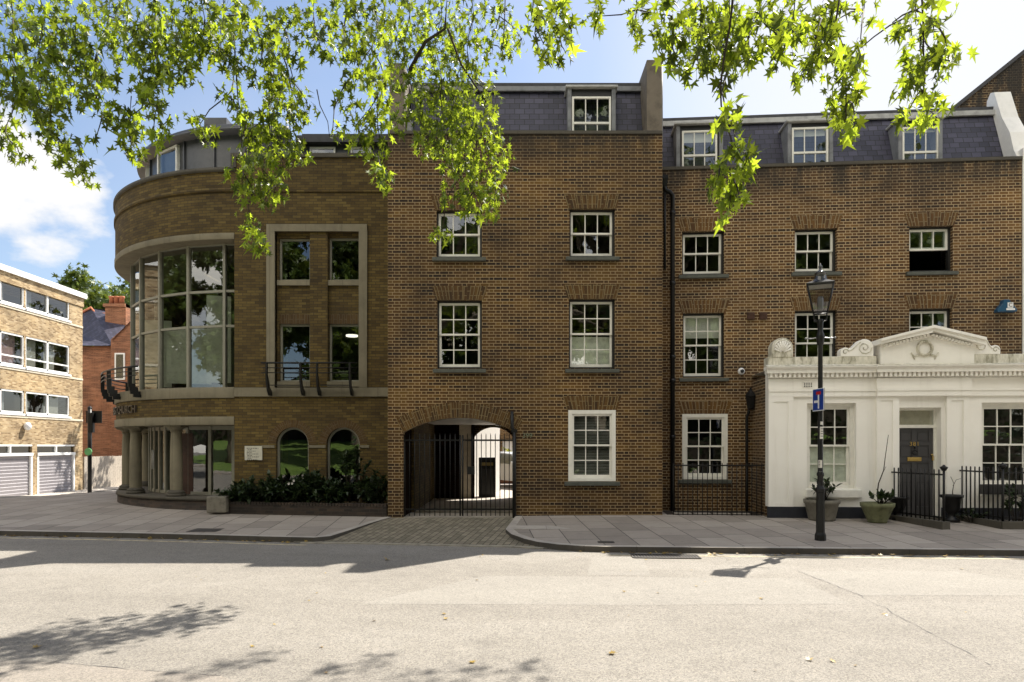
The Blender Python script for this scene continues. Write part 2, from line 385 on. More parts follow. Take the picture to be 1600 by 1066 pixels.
M['lead'] = plain('lead_sheet', (.20, .205, .215), .48, .3, 4, spec=.4)
M['leadpale'] = plain('pale_lead_flashing', (.40, .40, .39), .55, .3, 4)
M['zinc'] = plain('dark_zinc', (.062, .065, .075), .42, .3, 3, spec=.6)
M['roofdark'] = plain('dark_roof_felt', (.045, .045, .05), .7, .25)
M['dark'] = plain('unlit_room', (.045, .038, .03), .9)
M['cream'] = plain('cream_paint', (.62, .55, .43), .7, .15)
M['brownwood'] = plain('brown_stained_wood', (.07, .03, .018), .55, .3)
M['doorgrey'] = plain('charcoal_door_paint', (.055, .053, .055), .38, .08)
M['brass'] = plain('polished_brass', (.60, .42, .14), .4, .1, metal=1)
M['plinth'] = plain('black_plinth_paint', (.016, .018, .026), .5, .2)
M['blind'] = plain('white_blind', (.74, .72, .66), .7, .05)
M['slatblind'] = plain('slatted_blind', (.34, .33, .29), .6, .1)
M['film'] = plain('frosted_film', (.82, .82, .70), .5, .15)
M['glass'] = glass_mat('window_glass', 2.2, wob=.045)
M['glass_church'] = glass_mat('plate_glass', 2.15, (.55, .58, .54), .015)
M['glass_far'] = glass_mat('far_glass', 2.0, (.5, .52, .5), .03)
M['whitewall'] = plain('white_wall_paint', (.80, .78, .74), .7, .06)
M['terracotta'] = plain('terracotta', (.46, .15, .07), .75, .2)
M['fence'] = plain('pale_fence_board', (.40, .35, .29), .8, .25, 9)
M['garage'] = plain('mauve_garage_door', (.26, .245, .26), .5, .1)
M['upvc'] = plain('white_upvc', (.82, .82, .80), .35, .03)
M['concrete'] = plain('planter_concrete', (.165, .15, .12), .85, .3, 7, bump=.4)
M['mosspot'] = plain('mossy_planter', (.16, .165, .085), .88, .35, 7, bump=.4)
M['soil'] = plain('soil', (.03, .022, .015), .95, .3)
M['bluesign'] = plain('sign_blue', (.006, .045, .29), .35, .05)
M['redsign'] = plain('sign_red', (.50, .015, .02), .35, .05)
M['signwhite'] = plain('sign_white', (.80, .80, .80), .35, .03)
M['signgrey'] = plain('aluminium_sign_back', (.35, .35, .36), .4, .05, metal=.6)
M['alarmblue'] = plain('alarm_blue', (.012, .07, .14), .35, .1)
M['paper'] = plain('paper_sticker', (.62, .60, .55), .6, .15)
M['ink'] = plain('printed_ink', (.05, .05, .05), .6)
M['carpaint'] = plain('white_car_paint', (.72, .74, .76), .22, .03, spec=.6)
M['tyre'] = plain('tyre_rubber', (.02, .02, .02), .8)
M['bark'] = plain('plane_bark', (.16, .13, .09), .9, .45, 5, bump=.6, bscale=12)
M['twig'] = plain('twig_bark', (.035, .026, .016), .9, .3)
M['green_sticker'] = plain('green_notice', (.12, .38, .14), .5, .2)
M['lanternpanel'] = plain('frosted_lantern_panel', (.55, .55, .54), .25, .1)

def leaf_mat(name, dark, light, trans, tmix=.5, rough=.42):
    t = NT(name); t.p.inputs['Roughness'].default_value = rough
    at = t.N.new('ShaderNodeAttribute'); at.attribute_name = 'tint'; v = at.outputs['Fac']
    n = t.noise(t.geo(), 22, 3)
    vv = t.math('ADD', t.math('MULTIPLY', v, .85), t.math('MULTIPLY', t.math('SUBTRACT', n, .5), .25), True)
    col = t.ramp(vv, [(.0, dark), (.82, light), (.93, light), (.97, (.22, .09, .03)), (1, (.26, .08, .035))])
    t.base(col)
    tl = t.N.new('ShaderNodeBsdfTranslucent')
    tcol = t.ramp(vv, [(.0, [k * .18 for k in trans]), (.35, [k * .35 for k in trans]), (.8, trans), (.93, trans), (.97, (.5, .2, .05)), (1, (.5, .16, .04))]); t.L.new(tcol, tl.inputs[0])
    mx = t.N.new('ShaderNodeMixShader'); mx.inputs[0].default_value = tmix
    t.L.new(t.p.outputs[0], mx.inputs[1]); t.L.new(tl.outputs[0], mx.inputs[2]); t.L.new(mx.outputs[0], t.out.inputs[0]); return t.m
M['leaf'] = leaf_mat('plane_leaf', (.020, .046, .008), (.075, .13, .018), (.62, .78, .045), .56)
M['leaf_far'] = leaf_mat('tree_leaf', (.04, .075, .012), (.13, .19, .03), (.22, .27, .03), .35)
M['leaf_shrub'] = leaf_mat('shrub_leaf', (.012, .026, .009), (.038, .064, .019), (.08, .12, .025), .25)
M['leaf_yellow'] = leaf_mat('yellow_shrub_leaf', (.20, .22, .02), (.42, .40, .04), (.5, .5, .05), .4)
M['leaf_fallen'] = leaf_mat('fallen_leaf', (.22, .13, .03), (.38, .27, .06), (.3, .2, .04), .2)

def asphalt(name, c0, c1, c2, speck=.5, bscale=85):
    t = NT(name); g = t.geo()
    n = t.noise(t.map(g, sc=(.35, 1, 1)), .55, 5, .6); n2 = t.noise(g, 3, 6, .65); f = t.noise(g, bscale, 4, .75); f2 = t.noise(g, 38, 3, .7)
    vo = t.N.new('ShaderNodeTexVoronoi'); vo.inputs['Scale'].default_value = 62; t.L.new(g, vo.inputs['Vector'])
    v = t.math('ADD', t.math('MULTIPLY', n, .65), t.math('MULTIPLY', n2, .35))
    col = t.ramp(v, [(.34, c0), (.5, c1), (.66, c2)])
    sp = t.ramp(f, [(.37, (.12, .115, .105)), (.45, (.85, .85, .84)), (.55, (1.05, 1.05, 1.04)), (.70, (1.3, 1.28, 1.22))])
    col = t.mix(speck, col, sp, 'MULTIPLY')
    pit = t.ramp(f2, [(.30, (.30, .29, .27)), (.38, (1, 1, 1))]); col = t.mix(speck, col, pit, 'MULTIPLY')
    cell = t.ramp(vo.outputs['Color'], [(.08, (.55, .54, .52)), (.5, (1.0, 1.0, 1.0)), (.95, (1.35, 1.32, 1.25))])
    col = t.mix(.7 * speck + .2, col, cell, 'MULTIPLY')
    blot = t.ramp(t.noise(g, .9, 7, .72, .4), [(.27, .45), (.38, 0.0)]); col = t.mix(blot, col, [k * .55 for k in c0]); t.base(col); t.rough(.92)
    t.bump(t.math('ADD', f, t.math('MULTIPLY', f2, .6)), .5, .012); return t.m
M['asphalt'] = asphalt('worn_asphalt', (.205, .189, .168), (.245, .227, .202), (.285, .266, .24), .75)
M['asphalt_patch'] = asphalt('smooth_patch', (.24, .224, .20), (.262, .245, .219), (.29, .272, .244), .5, 100)
M['asphalt_warm'] = asphalt('warm_patch', (.24, .216, .188), (.265, .238, .208), (.29, .26, .226), .55, 100)
M['asphalt_side'] = asphalt('side_street_asphalt', (.15, .14, .13), (.19, .178, .165), (.23, .215, .20), .5)

def slab_mat(name, stops, w, h, joint=.008, rot=0, jc=(.05, .045, .04), off=.5, loc=(0, 0, 0)):
    t = NT(name); g = t.map(t.geo(), rot=(0, 0, rot), loc=loc)
    b = t.N.new('ShaderNodeTexBrick'); b.offset = off; b.inputs['Scale'].default_value = 1
    b.inputs['Color1'].default_value = (0, 0, 0, 1); b.inputs['Color2'].default_value = (1, 1, 1, 1); b.inputs['Mortar'].default_value = (.5, .5, .5, 1)
    b.inputs['Brick Width'].default_value = w; b.inputs['Row Height'].default_value = h; b.inputs['Mortar Size'].default_value = joint; b.inputs['Mortar Smooth'].default_value = .2
    t.L.new(g, b.inputs['Vector'])
    n = t.noise(t.geo(), 2.2, 6, .62); n2 = t.noise(t.geo(), .5, 4); f = t.noise(t.geo(), 70, 3)
    v = t.math('ADD', t.math('ADD', t.math('MULTIPLY', b.outputs['Color'], .45), t.math('MULTIPLY', n, .45)), t.math('MULTIPLY', n2, .2))
    col = t.ramp(v, stops); col = t.mix(.4, col, t.ramp(f, [(.35, (.75, .75, .75)), (.6, (1.08, 1.08, 1.08))]), 'MULTIPLY')
    blot = t.ramp(t.noise(t.geo(), 7, 5, .7), [(.30, .55), (.42, 0.0)])
    col = t.mix(t.math('MULTIPLY', blot, .5), col, jc)
    col = t.mix(b.outputs['Fac'], col, jc); t.base(col); t.rough(.85)
    t.bump(t.math('SUBTRACT', t.math('ADD', t.math('MULTIPLY', f, .2), t.math('MULTIPLY', b.outputs['Color'], .25)), b.outputs['Fac']), .5, .008); return t.m
M['slabs'] = slab_mat('concrete_slabs', [(.25, (.235, .205, .175)), (.55, (.32, .28, .24)), (.85, (.40, .355, .305))], .9, .6, .009, R(86.5), off=.33)
M['setts'] = slab_mat('block_paving', [(.25, (.15, .13, .09)), (.55, (.225, .195, .14)), (.85, (.30, .26, .19))], .22, .125, .008, R(100), jc=(.035, .035, .02))
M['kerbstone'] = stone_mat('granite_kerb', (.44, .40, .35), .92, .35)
M['kerbface'] = stone_mat('dirty_shaded_kerb_face', (.075, .066, .055), .92, .4)  # road-side face: dark colour holds its shade as well as dirt
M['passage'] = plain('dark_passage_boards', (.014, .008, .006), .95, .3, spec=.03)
M['settline'] = plain('pale_sett_line', (.33, .30, .24), .85, .3, 5, bump=.3)
M['linepaint'] = plain('faded_line_paint', (.58, .50, .33), .8, .45, 5)
M['iron'] = plain('cast_iron_cover', (.06, .052, .045), .65, .35, 20, bump=.6, bscale=70)
M['yardstone'] = plain('yard_paving', (.42, .38, .33), .85, .2, 3)
def grass_mat():
    t = NT('lawn'); g = t.geo(); n = t.noise(g, 1.2, 6, .65); f = t.noise(g, 45, 3)
    t.base(t.mix(.5, t.ramp(n, [(.3, (.08, .15, .02)), (.6, (.13, .21, .03)), (.85, (.19, .25, .05))]), t.ramp(f, [(.3, (.5, .5, .5)), (.7, (1.3, 1.3, 1.2))]), 'MULTIPLY')); t.rough(.9)
    t.bump(f, .8, .03); return t.m
M['grass'] = grass_mat()

# ================================================================== THE SETTING
def sheet(name, pts, z, mat, zf=None):
    m = MB(); m.poly([(x, y, z if zf is None else zf(x, y)) for x, y in pts]); return struct(m.build(name, mat))
def slab(name, pts, z0, z1, mat):
    m = MB(); m.prism(pts, 'z', z0, z1); return struct(m.build(name, mat))
sheet('ground', [(-260, -260), (260, -260), (260, 320), (-260, 320)], -.95, M['asphalt_side'])

LK = [(-60, 19.6), (-40, 17.6), (-22, 15.4), (X(0, 14.17), 14.17), (X(180, 13.85), 13.85), (X(330, 13.5), 13.5), (X(430, 13.25), 13.25), (X(490, 13.12), 13.12),
      (X(515, 13.3), 13.3), (X(540, 13.86), 13.86), (X(578, 14.9), 14.9), (X(616, 15.95), 15.95)]
RK = [(.12, 16.0), (-.08, 14.3), (-.12, 13.96), (0, 13.36), (.24, 12.85), (.48, 12.5), (.82, 12.22), (1.2, 12.03), (1.68, 11.94), (8.65, 11.53), (20, 10.85), (60, 8.4)]
FRONT = [(x, y) for x, y in LK[:8]] + [(0, 12.4), (1.68, 11.9)] + RK[9:]
m = MB()
m.prism([(-60, -3.2), (60, -3.2)] + [(x, y + .6) for x, y in reversed(FRONT)], 'z', -.4, 0)
struct(m.build('road', M['asphalt']))
def ykerb(x):
    P = FRONT
    for (a, b), (c, d) in zip(P[:-1], P[1:]):
        if a <= x <= c: return b + (d - b) * (x - a) / (c - a)
    return P[0][1] if x < P[0][0] else P[-1][1]
def pz(x, y): return .098 + .166 * min(1, max(0, (y - ykerb(x) - .15) / 3.9))
def paved(name, pts, mat):
    bm = bmesh.new(); f = bm.faces.new([bm.verts.new((x, y, 0)) for x, y in pts])
    for k in range(-60, 61, 1):
        if -16 < k < 16 or k % 4 == 0: bmesh.ops.bisect_plane(bm, geom=bm.verts[:] + bm.edges[:] + bm.faces[:], plane_co=(k + .37, 0, 0), plane_no=(1, 0, 0))
    for k in range(0, 40): bmesh.ops.bisect_plane(bm, geom=bm.verts[:] + bm.edges[:] + bm.faces[:], plane_co=(0, 8.11 + k * .45, 0), plane_no=(0, 1, 0))
    for v in bm.verts: v.co.z = pz(v.co.x, v.co.y)
    for f in bm.faces:
        if f.normal.z < 0: f.normal_flip()
    me = bpy.data.meshes.new(name); bm.to_mesh(me); bm.free(); me.materials.append(mat); o = bpy.data.objects.new(name, me); COL.objects.link(o); return struct(o)
paved('pavement', LK + [(X(606, 17.6), 17.6), (-2.6, 24), (-13.6, 34), (-13.9, 24.5), (-15.5, 20.8), (-24, 20.3), (-60, 21.5)], M['slabs'])
paved('pavement', RK + [(60, 24), (3.0, 24), (.12, 17.3)], M['slabs'])
# driveway: block paving rising from the road to the arch
m = MB(); m.poly([(-4.2, 13.05, .012), (-3.2, 13.03, .012), (0.0, 12.55, .012), (.9, 12.2, .012), (.9, 13.4, .06), (.3, 15.6, .2), (.3, 17.2, .21), (-2.95, 17.2, .21), (-2.95, 15.6, .2), (-4.2, 13.8, .06)])
struct(m.build('driveway', M['setts'], recalc=False))
def strip(name, pts, w, z0, z1, mat, side=1):
    """a band of width w along a polyline, on its far (+) or near (-) side"""
    m = MB(); P = [Vector((a, b, 0)) for a, b in pts]; inn = []
    for i, p in enumerate(P):
        t = (P[min(i + 1, len(P) - 1)] - P[max(i - 1, 0)]).normalized(); nrm = Vector((-t.y, t.x, 0)) * side
        inn.append(p + nrm * w)
    for i in range(len(P) - 1):
        a, b, c, d = P[i], P[i + 1], inn[i + 1], inn[i]; u0 = sum((P[k + 1] - P[k]).length for k in range(i)); u1 = u0 + (b - a).length
        up = lambda q, z: (q.x, q.y, z if z < .1 else pz(q.x, q.y) + .004)
        uv = [(u0, 0), (u1, 0), (u1, w), (u0, w)]
        m.poly([up(a, z1), up(b, z1), up(c, z1), up(d, z1)], uv)
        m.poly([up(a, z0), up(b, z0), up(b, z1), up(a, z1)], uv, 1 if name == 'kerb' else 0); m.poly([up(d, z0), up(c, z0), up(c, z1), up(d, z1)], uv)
    for q, p2 in ((P[0], inn[0]), (P[-1], inn[-1])): m.poly([(q.x, q.y, z0), (p2.x, p2.y, z0), (p2.x, p2.y, z1), (q.x, q.y, z1)])
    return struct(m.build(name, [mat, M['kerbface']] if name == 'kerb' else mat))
def off(pts, d, side=1):
    P = [Vector((a, b)) for a, b in pts]; out = []
    for i, p in enumerate(P):
        t = (P[min(i + 1, len(P) - 1)] - P[max(i - 1, 0)]).normalized(); out.append(tuple(p + Vector((-t.y, t.x)) * d * side))
    return out
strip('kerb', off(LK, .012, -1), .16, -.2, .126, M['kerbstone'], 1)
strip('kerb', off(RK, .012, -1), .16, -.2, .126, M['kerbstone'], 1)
strip('gutter_line', off(LK[:8], .30, -1), .055, .0, .004, M['linepaint'], -1)
strip('gutter_line', off(RK[8:], .30, -1), .055, .0, .004, M['linepaint'], -1)
strip('sett_line', [(-4.05, 13.02), (-3.18, 12.98), (0, 12.5), (.55, 12.3)], .13, .0, .018, M['settline'], 1)
# repairs in the carriageway
def gp(px, py): Y = GY(py, 0); return (X(px, Y), Y)
sheet('road_patch', [gp(1248, 893), gp(1500, 893), gp(1760, 931), gp(1345, 931)], .0015, M['asphalt_patch'])
sheet('road_patch', [gp(924, 871), gp(1005, 871), gp(1016, 899), gp(918, 899)], .0015, M['asphalt_patch'])
sheet('road_patch', [gp(560, 944), gp(760, 900), gp(1245, 904), gp(1330, 944), gp(1000, 946)], .0015, M['asphalt_patch'])
sheet('road_patch', [gp(-200, 1026), gp(60, 1034), gp(200, 1046), gp(345, 1056), gp(420, 1090), gp(-300, 1120)], .0015, M['asphalt_warm'])
def crack(pts, w=.012):
    m = MB(); P = [Vector((a, b, .0035)) for a, b in pts]; fine = []
    for a, b in zip(P[:-1], P[1:]):
        k = max(2, int((b - a).length / .12))
        for i in range(k): fine.append(a.lerp(b, i / k) + Vector((random.gauss(0, .012), random.gauss(0, .012), 0)))
    fine.append(P[-1]); L_, R_ = [], []
    for i, p in enumerate(fine):
        t = (fine[min(i + 1, len(fine) - 1)] - fine[max(i - 1, 0)]).normalized(); n = Vector((-t.y, t.x, 0)); ww = w * random.choice((.12, .4, .7, 1.0)) * random.uniform(.5, 1)
        L_.append(p + n * ww / 2); R_.append(p - n * ww / 2)
    m.grid([R_, L_], sm=False); return struct(m.build('road_joint', M['roofdark'], recalc=False))
crack([gp(1248, 893), gp(1345, 931), gp(1430, 978), gp(1548, 1040)]); crack([gp(60, 1034), gp(200, 1046), gp(345, 1056)], .010)
# side street, falling away towards the flats
def szf(x, y): 
    k = min(1, max(0, (y - 20.6) / 13)); return .25 - .865 * (k * k * (3 - 2 * k))
m = MB(); rows = []
for j in range(40):
    y = 19.9 + j * (70 - 19.9) / 39 if j > 16 else 19.9 + j * .9
    rows.append([(x, y, szf(x, y)) for x in (-90, -60, -40, -30, -24, -19, -15, -12.6, -9)])
rows.sort(key=lambda r: r[0][1]); m.grid(rows); struct(m.build('side_street', M['asphalt_side']))
m = MB(); m.grid([[(x, y, szf(x, y) + .03) for x in (-24.2, -22.4)] for y in [29 + k * .7 for k in range(30)]]); struct(m.build('footway', M['yardstone']))
# park opposite, behind the camera (seen in the window reflections)
slab('park_path', [(-60, -6.2), (60, -6.2), (60, -3.2), (-60, -3.2)], -.3, .12, M['slabs'])
m = MB(); rows = [[(x, y, .1 + min(2.3, max(0, (-6.2 - y)) * .095) + .25 * noise.noise(Vector((x * .08, y * .08, 0)))) for x in range(-70, 71, 7)] for y in (-6.2, -9, -13, -18, -24, -32, -44, -60)]
m.grid(rows); struct(m.build('park_lawn', M['grass']))

# ================================================================== WINDOWS
def sash(parent, x0, x1, z0, z1, y=0.0, cols=3, rt=2, rb=2, flush=False, blind=0, slats=False, film=False, lift=0.0, sill=True, sillw=.09, mat='glass', zcut=None):
    """a sliding sash window as a part of a house: window > sash (two), pane (two), sill, blind"""
    W = MB()
    if flush:
        fw, yf, ff = .085, y - .012, 'white'
        W.box(x0, x1, yf, y + .12, z1 - fw, z1); W.box(x0, x0 + fw, yf, y + .12, z0, z1 - fw); W.box(x1 - fw, x1, yf, y + .12, z0, z1 - fw); W.box(x0 + fw, x1 - fw, yf - .02, y + .13, z0, z0 + .07)
    else:
        fw, yf, ff = .05, y + .10, 'blackwood'
        W.box(x0, x1, yf, yf + .12, z1 - fw * .9, z1); W.box(x0, x0 + fw * .7, yf, yf + .12, z0, z1 - fw * .9); W.box(x1 - fw, x1, yf, yf + .12, z0, z1 - fw * .9); W.box(x0 + fw * .7, x1 - fw, yf, yf + .12, z0, z0 + .045)
    win = W.build('window', M[ff], parent)
    xa, xb = x0 + (fw if flush else fw * .7), x1 - fw; za, zb = z0 + (.07 if flush else .045), z1 - (fw if flush else fw * .9)
    zm = za + (zb - za) * rb / (rt + rb) + .02
    st, gb = .05, .022
    def one(c, d, ys, rows, bot, top):
        s = MB(); s.box(xa, xb, ys, ys + .04, c, c + bot); s.box(xa, xb, ys, ys + .04, d - top, d)
        s.box(xa, xa + st, ys, ys + .04, c + bot, d - top); s.box(xb - st, xb, ys, ys + .04, c + bot, d - top)
        for i in range(1, cols):
            xx = xa + st + (xb - xa - 2 * st) * i / cols; s.box(xx - gb / 2, xx + gb / 2, ys + .006, ys + .034, c + bot, d - top)
        for j in range(1, rows):
            zz = c + bot + (d - top - c - bot) * j / rows; s.box(xa + st, xb - st, ys + .008, ys + .032, zz - gb / 2, zz + gb / 2)
        s.build('sash', M['white'], win)
        p = MB(); tl = random.uniform(-.003, .003)
        for i in range(cols):
            for j in range(rows):
                a, b = xa + st + (xb - xa - 2 * st) * i / cols, xa + st + (xb - xa - 2 * st) * (i + 1) / cols
                e, g = c + bot + (d - top - c - bot) * j / rows, c + bot + (d - top - c - bot) * (j + 1) / rows
                k1, k2 = random.uniform(-.003, .003), random.uniform(-.003, .003); yy = ys + .02
                p.poly([(a, yy + k1, e), (b, yy - k1, e), (b, yy - k1 + k2, g), (a, yy + k1 + k2, g)])
        p.build('pane', M[mat], win, recalc=False)
    yb = yf + .035
    one(zm - .025, zb, yb, rt, .04, .05)
    one(za + lift, zm + .02 + lift, yb + .045, rb, .075, .04)
    if sill:
        k = MB(); k.prism([(y - sillw, z0 - .02), (y - sillw, z0 - .10), (y + .11, z0 - .10), (y + .11, z0 + .0)], 'x', x0 - .09, x1 + .09); k.build('sill', M['sill'], win, bevel=.006)
    if blind:
        k = MB(); k.box(xa, xb, yb + .12, yb + .13, zb - (zb - za) * blind, zb); k.build('blind', M['blind'], win)
    if film:
        k = MB(); k.box(xa, xb, yb + .10, yb + .105, za, zm); k.build('frosted_film', M['film'], win)
    if slats:
        k = MB(); z = za + .02
        while z < zb: k.poly([(xa, yb + .11, z), (xb, yb + .11, z), (xb, yb + .14, z + .022), (xa, yb + .14, z + .022)]); z += .036
        k.build('blind', M['slatblind'], win)
    return win
def interior(parent, x0, x1, z0, z1, y0, floors, y1=4.0):
    m = MB(); m.box(x0, x1, y1, y1 + .05, z0, z1)
    for z in floors: m.box(x0, x1, y0, y1, z - .12, z + .12)
    return m.build('interior', M['dark'], parent)
def flat_arch(mb, x0, x1, z, h, y, spread=.30, n=None):
    """splayed brick flat arch; each voussoir carries its own texture row"""
    L = x1 - x0 + .06; n = n or max(8, int(round(L / .078))); top = L + 2 * spread * h / .3 * .55; cx = (x0 + x1) / 2
    rise = .02
    for i in range(n):
        a, b = -.5 + i / n, -.5 + (i + 1) / n
        r_ = random.uniform(0, 40); k = int(r_) * .075
        mb.poly([(cx + a * L, y, z), (cx + b * L, y, z), (cx + b * top, y, z + h), (cx + a * top, y, z + h)], [(0, k), (0, k + .075), (h, k + .075), (h, k)])
def round_arch(mb, x0, x1, zsp, rise, w, y, n):
    pi_ = arch_pts(x0, x1, zsp, rise, n); 
    wd = (x1 - x0) / 2; r = (wd * wd + rise * rise) / (2 * rise); cx, cz = (x0 + x1) / 2, zsp + rise - r
    for i in range(n):
        (a, b), (c, d) = pi_[i], pi_[i + 1]
        e = lambda p: (cx + (p[0] - cx) * (r + w) / r, cz + (p[1] - cz) * (r + w) / r)
        A, B = e((a, b)), e((c, d)); k = random.randrange(40) * .075
        mb.poly([(a, y, b), (c, y, d), (B[0], y, B[1]), (A[0], y, A[1])], [(0, k), (0, k + .075), (w, k + .075), (w, k)])

# ================================================================== MIDDLE BRICK HOUSE WITH THE ARCHWAY
FM = Frame(606, 15.8, 0)
hm = FM.root('brick_house'); tag(hm, 'tall brown brick house with carriage archway and slate mansard roof', 'house')
def mx(px, d=0): return FM.s(px, d)
def mz(py, d=0, px=800): return FM.z(px, py, d)
W0, W1 = 0.0, mx(1035); ZP = mz(206)
wins = [(682, 753, 328, 402), (890, 961, 326, 401), (683, 753, 469, 576), (889, 961, 467, 576), (888, 962, 641, 752)]
ax0, ax1 = mx(630), mx(806); azs, azc = mz(676), mz(653)
holes = [(mx(a), mx(b), mz(d), mz(c)) for a, b, c, d in wins] + [(ax0, ax1, .0, azc, azc - azs)]
m = MB(); m.wall(W0, W1, .0, ZP - .06, 0, holes, t=.22)
DEP = 6.1
m.poly([(W0, 0, 0), (W0, DEP, 0), (W0, DEP, ZP), (W0, 0, ZP)]); m.poly([(W1, 0, 0), (W1, DEP, 0), (W1, DEP, ZP), (W1, 0, ZP)])
m.wall(W0, W1, 0, ZP, DEP, [(ax0 + 1.25, ax1, 0, mz(668, DEP), .42)], t=-.2)
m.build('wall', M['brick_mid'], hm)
m = MB()
for a, b, c, d in wins: m = MB(); flat_arch(m, mx(a), mx(b), mz(c), .33, -.003, .17); m.build('brick_arch', M['brick_arch'], hm, recalc=False)
m = MB(); round_arch(m, ax0, ax1, azs, azc - azs, .36, -.004, 44); m.build('brick_arch', M['brick_arch'], hm, recalc=False)
m = MB(); m.box(W0, W1 + .0, -.035, .34, ZP - .06, ZP + .02); m.build('coping', M['stone_dark'], hm, bevel=.01)
sash(hm, *holes[0], rt=1, rb=1); sash(hm, *holes[1], rt=1, rb=1); sash(hm, *holes[2]); sash(hm, *holes[3]); sash(hm, *holes[4], flush=True, slats=True)
# curtain-like pale panel low in the right first floor window
m = MB(); h = holes[3]; m.box(h[0] + .08, h[1] - .08, .30, .305, h[2] + .06, h[2] + (h[3] - h[2]) * .48); m.build('window_screen', M['film'], hm)
interior(hm, W0 + .02, ax0 - .02, .2, ZP, .3, [])
m = MB(); m.box(W0 + .05, W1 - .05, 3.4, 3.45, 3.0, ZP); m.box(ax1 + .1, W1 - .05, 3.4, 3.45, .15, 2.9)
for z in (3.05, 5.15, 7.5): m.box(W0 + .05, W1 - .05, .24, 3.4, z, z + .25)
m.box(ax1 + .1, W1 - .05, .24, 3.4, .13, .2); m.build('interior', M['dark'], hm)
# mansard
RY0, RY1, ZR = .40, .85, mz(135, .85)
m = MB(); xl, xr = mx(640, .5), mx(1010, .5)
m.poly([(xl, RY0, ZP - .3), (xr, RY0, ZP - .3), (xr, RY1, ZR), (xl, RY1, ZR)])
m.poly([(xl, RY1, ZR), (xr, RY1, ZR), (xr, DEP, ZR + .1), (xl, DEP, ZR + .1)]); m.poly([(xl, DEP, ZP), (xr, DEP, ZP), (xr, DEP, ZR + .1), (xl, DEP, ZR + .1)])
rf = m.build('roof', M['slate'], hm, recalc=False)
m = MB(); m.box(xl, xr, RY1 - .07, RY1 + .2, ZR - .05, ZR + .05); m.build('ridge', M['roofdark'], rf)
m = MB(); m.box(xl, xr, RY1 - .13, RY1 - .071, ZR - .17, ZR - .06); m.build('flashing', M['lead'], rf)
def party(x0, x1, top, name, lead):
    m = MB(); m.prism([(0.0, ZP - .05), (.03, top), (.45, top), (1.1, top), (DEP, top), (DEP, ZP - .05)], 'x', x0, x1); o = m.build(name, M['render'], hm, bevel=.012); return o
zt = mz(92); party(mx(1011), W1, zt, 'party_wall', 0); party(mx(608), mx(632), mz(97), 'party_wall', 0)
m = MB(); m.box(mx(633), mx(640), .25, .5, ZP - .1, mz(175)); m.build('flashing', M['leadpale'], hm)
def dormer(par, fr, px0, px1, py0, pyb, wx0, wx1, wy0, d, slate=True, back=1.2, cheek='lead', blind=0, mid=True):
    x0, x1 = fr.s(px0, d), fr.s(px1, d); zt_, zb_ = fr.z((px0 + px1) / 2, py0, d), fr.z((px0 + px1) / 2, pyb, d) - .35
    a, b = fr.s(wx0, d), fr.s(wx1, d); zw = fr.z((wx0 + wx1) / 2, wy0, d)
    zwb = fr.z((wx0 + wx1) / 2, pyb, d) - .28
    m = MB(); t = .09
    m.box(x0, x0 + t, d, d + back, zb_, zt_ - .055); m.box(x1 - t, x1, d, d + back, zb_, zt_ - .055)
    m.box(x0 + t, x1 - t, d + .02, d + back, zb_ - .02, zb_ + .03); dm = m.build('dormer', M[cheek], par)
    m = MB(); m.box(x0 - .05, x1 + .05, d - .06, d + back, zt_ - .055, zt_); m.build('dormer_roof', M['leadpale' if cheek == 'lead' else cheek], dm, bevel=.015)
    m = MB(); m.box(x0 + t, x1 - t, d + .05, d + .10, zw, zt_ - .055); m.box(x0 + t, a, d + .05, d + .10, zb_, zw); m.box(b, x1 - t, d + .05, d + .10, zb_, zw)
    m.build('dormer_front', M['blackwood'], dm)
    w = MB(); c = .045; w.box(a, b, d + .02, d + .08, zw - c, zw); w.box(a, a + c, d + .02, d + .08, zwb, zw - c); w.box(b - c, b, d + .02, d + .08, zwb, zw - c)
    h = zw - zwb; zm = zw - .62 if mid else zw - h * .5; w.box(a + c, b - c, d + .02, d + .07, zm - .03, zm + .02); w.box(a + c, b - c, d + .03, d + .07, zwb, zwb + .07)
    for i in (1, 2):
        xx = a + c + (b - a - 2 * c) * i / 3; w.box(xx - .011, xx + .011, d + .03, d + .06, zm + .02, zw - c); w.box(xx - .011, xx + .011, d + .035, d + .065, zwb + .07, zm - .03)
    w.build('sash', M['white'], dm)
    p = MB()
    for i in range(3):
        e, g = a + c + (b - a - 2 * c) * i / 3, a + c + (b - a - 2 * c) * (i + 1) / 3
        for q0, q1, yy in ((zm, zw - c, d + .045), (zwb, zm, d + .055)):
            k = random.uniform(-.003, .003); p.poly([(e, yy + k, q0), (g, yy - k, q0), (g, yy - k, q1), (e, yy + k, q1)])
    p.build('pane', M['glass'], dm, recalc=False)
    m = MB(); m.box(x0 + t, x1 - t, d + .9, d + .95, zb_, zt_ - .1); m.build('dormer_interior', M['dark'], dm)
    if blind:
        m = MB(); m.box(a + c, b - c, d + .12, d + .125, zw - c - blind, zw - c); m.build('blind', M['blind'], dm)
    return dm
dormer(hm, FM, 887, 962, 134, 207, 894, 955, 150, .36)
# flue on the right party wall
m = MB(); m.tube([(W1 + .04, .35, mz(215)), (W1 + .04, .35, mz(80))], .05, 10); m.tube([(W1 + .04, .35, mz(80)), (W1 + .04, .35, mz(75))], .035, 10); m.build('flue_pipe', M['lead'], hm)
# number 399 by the arch
m = MB(); add_text(m, '399', .16, .008, lambda v: (mx(824) + v.x, -.012 - v.z, mz(681) + v.y)); m.build('house_number', plain('verdigris_numerals', (.17, .19, .12), .5), hm)
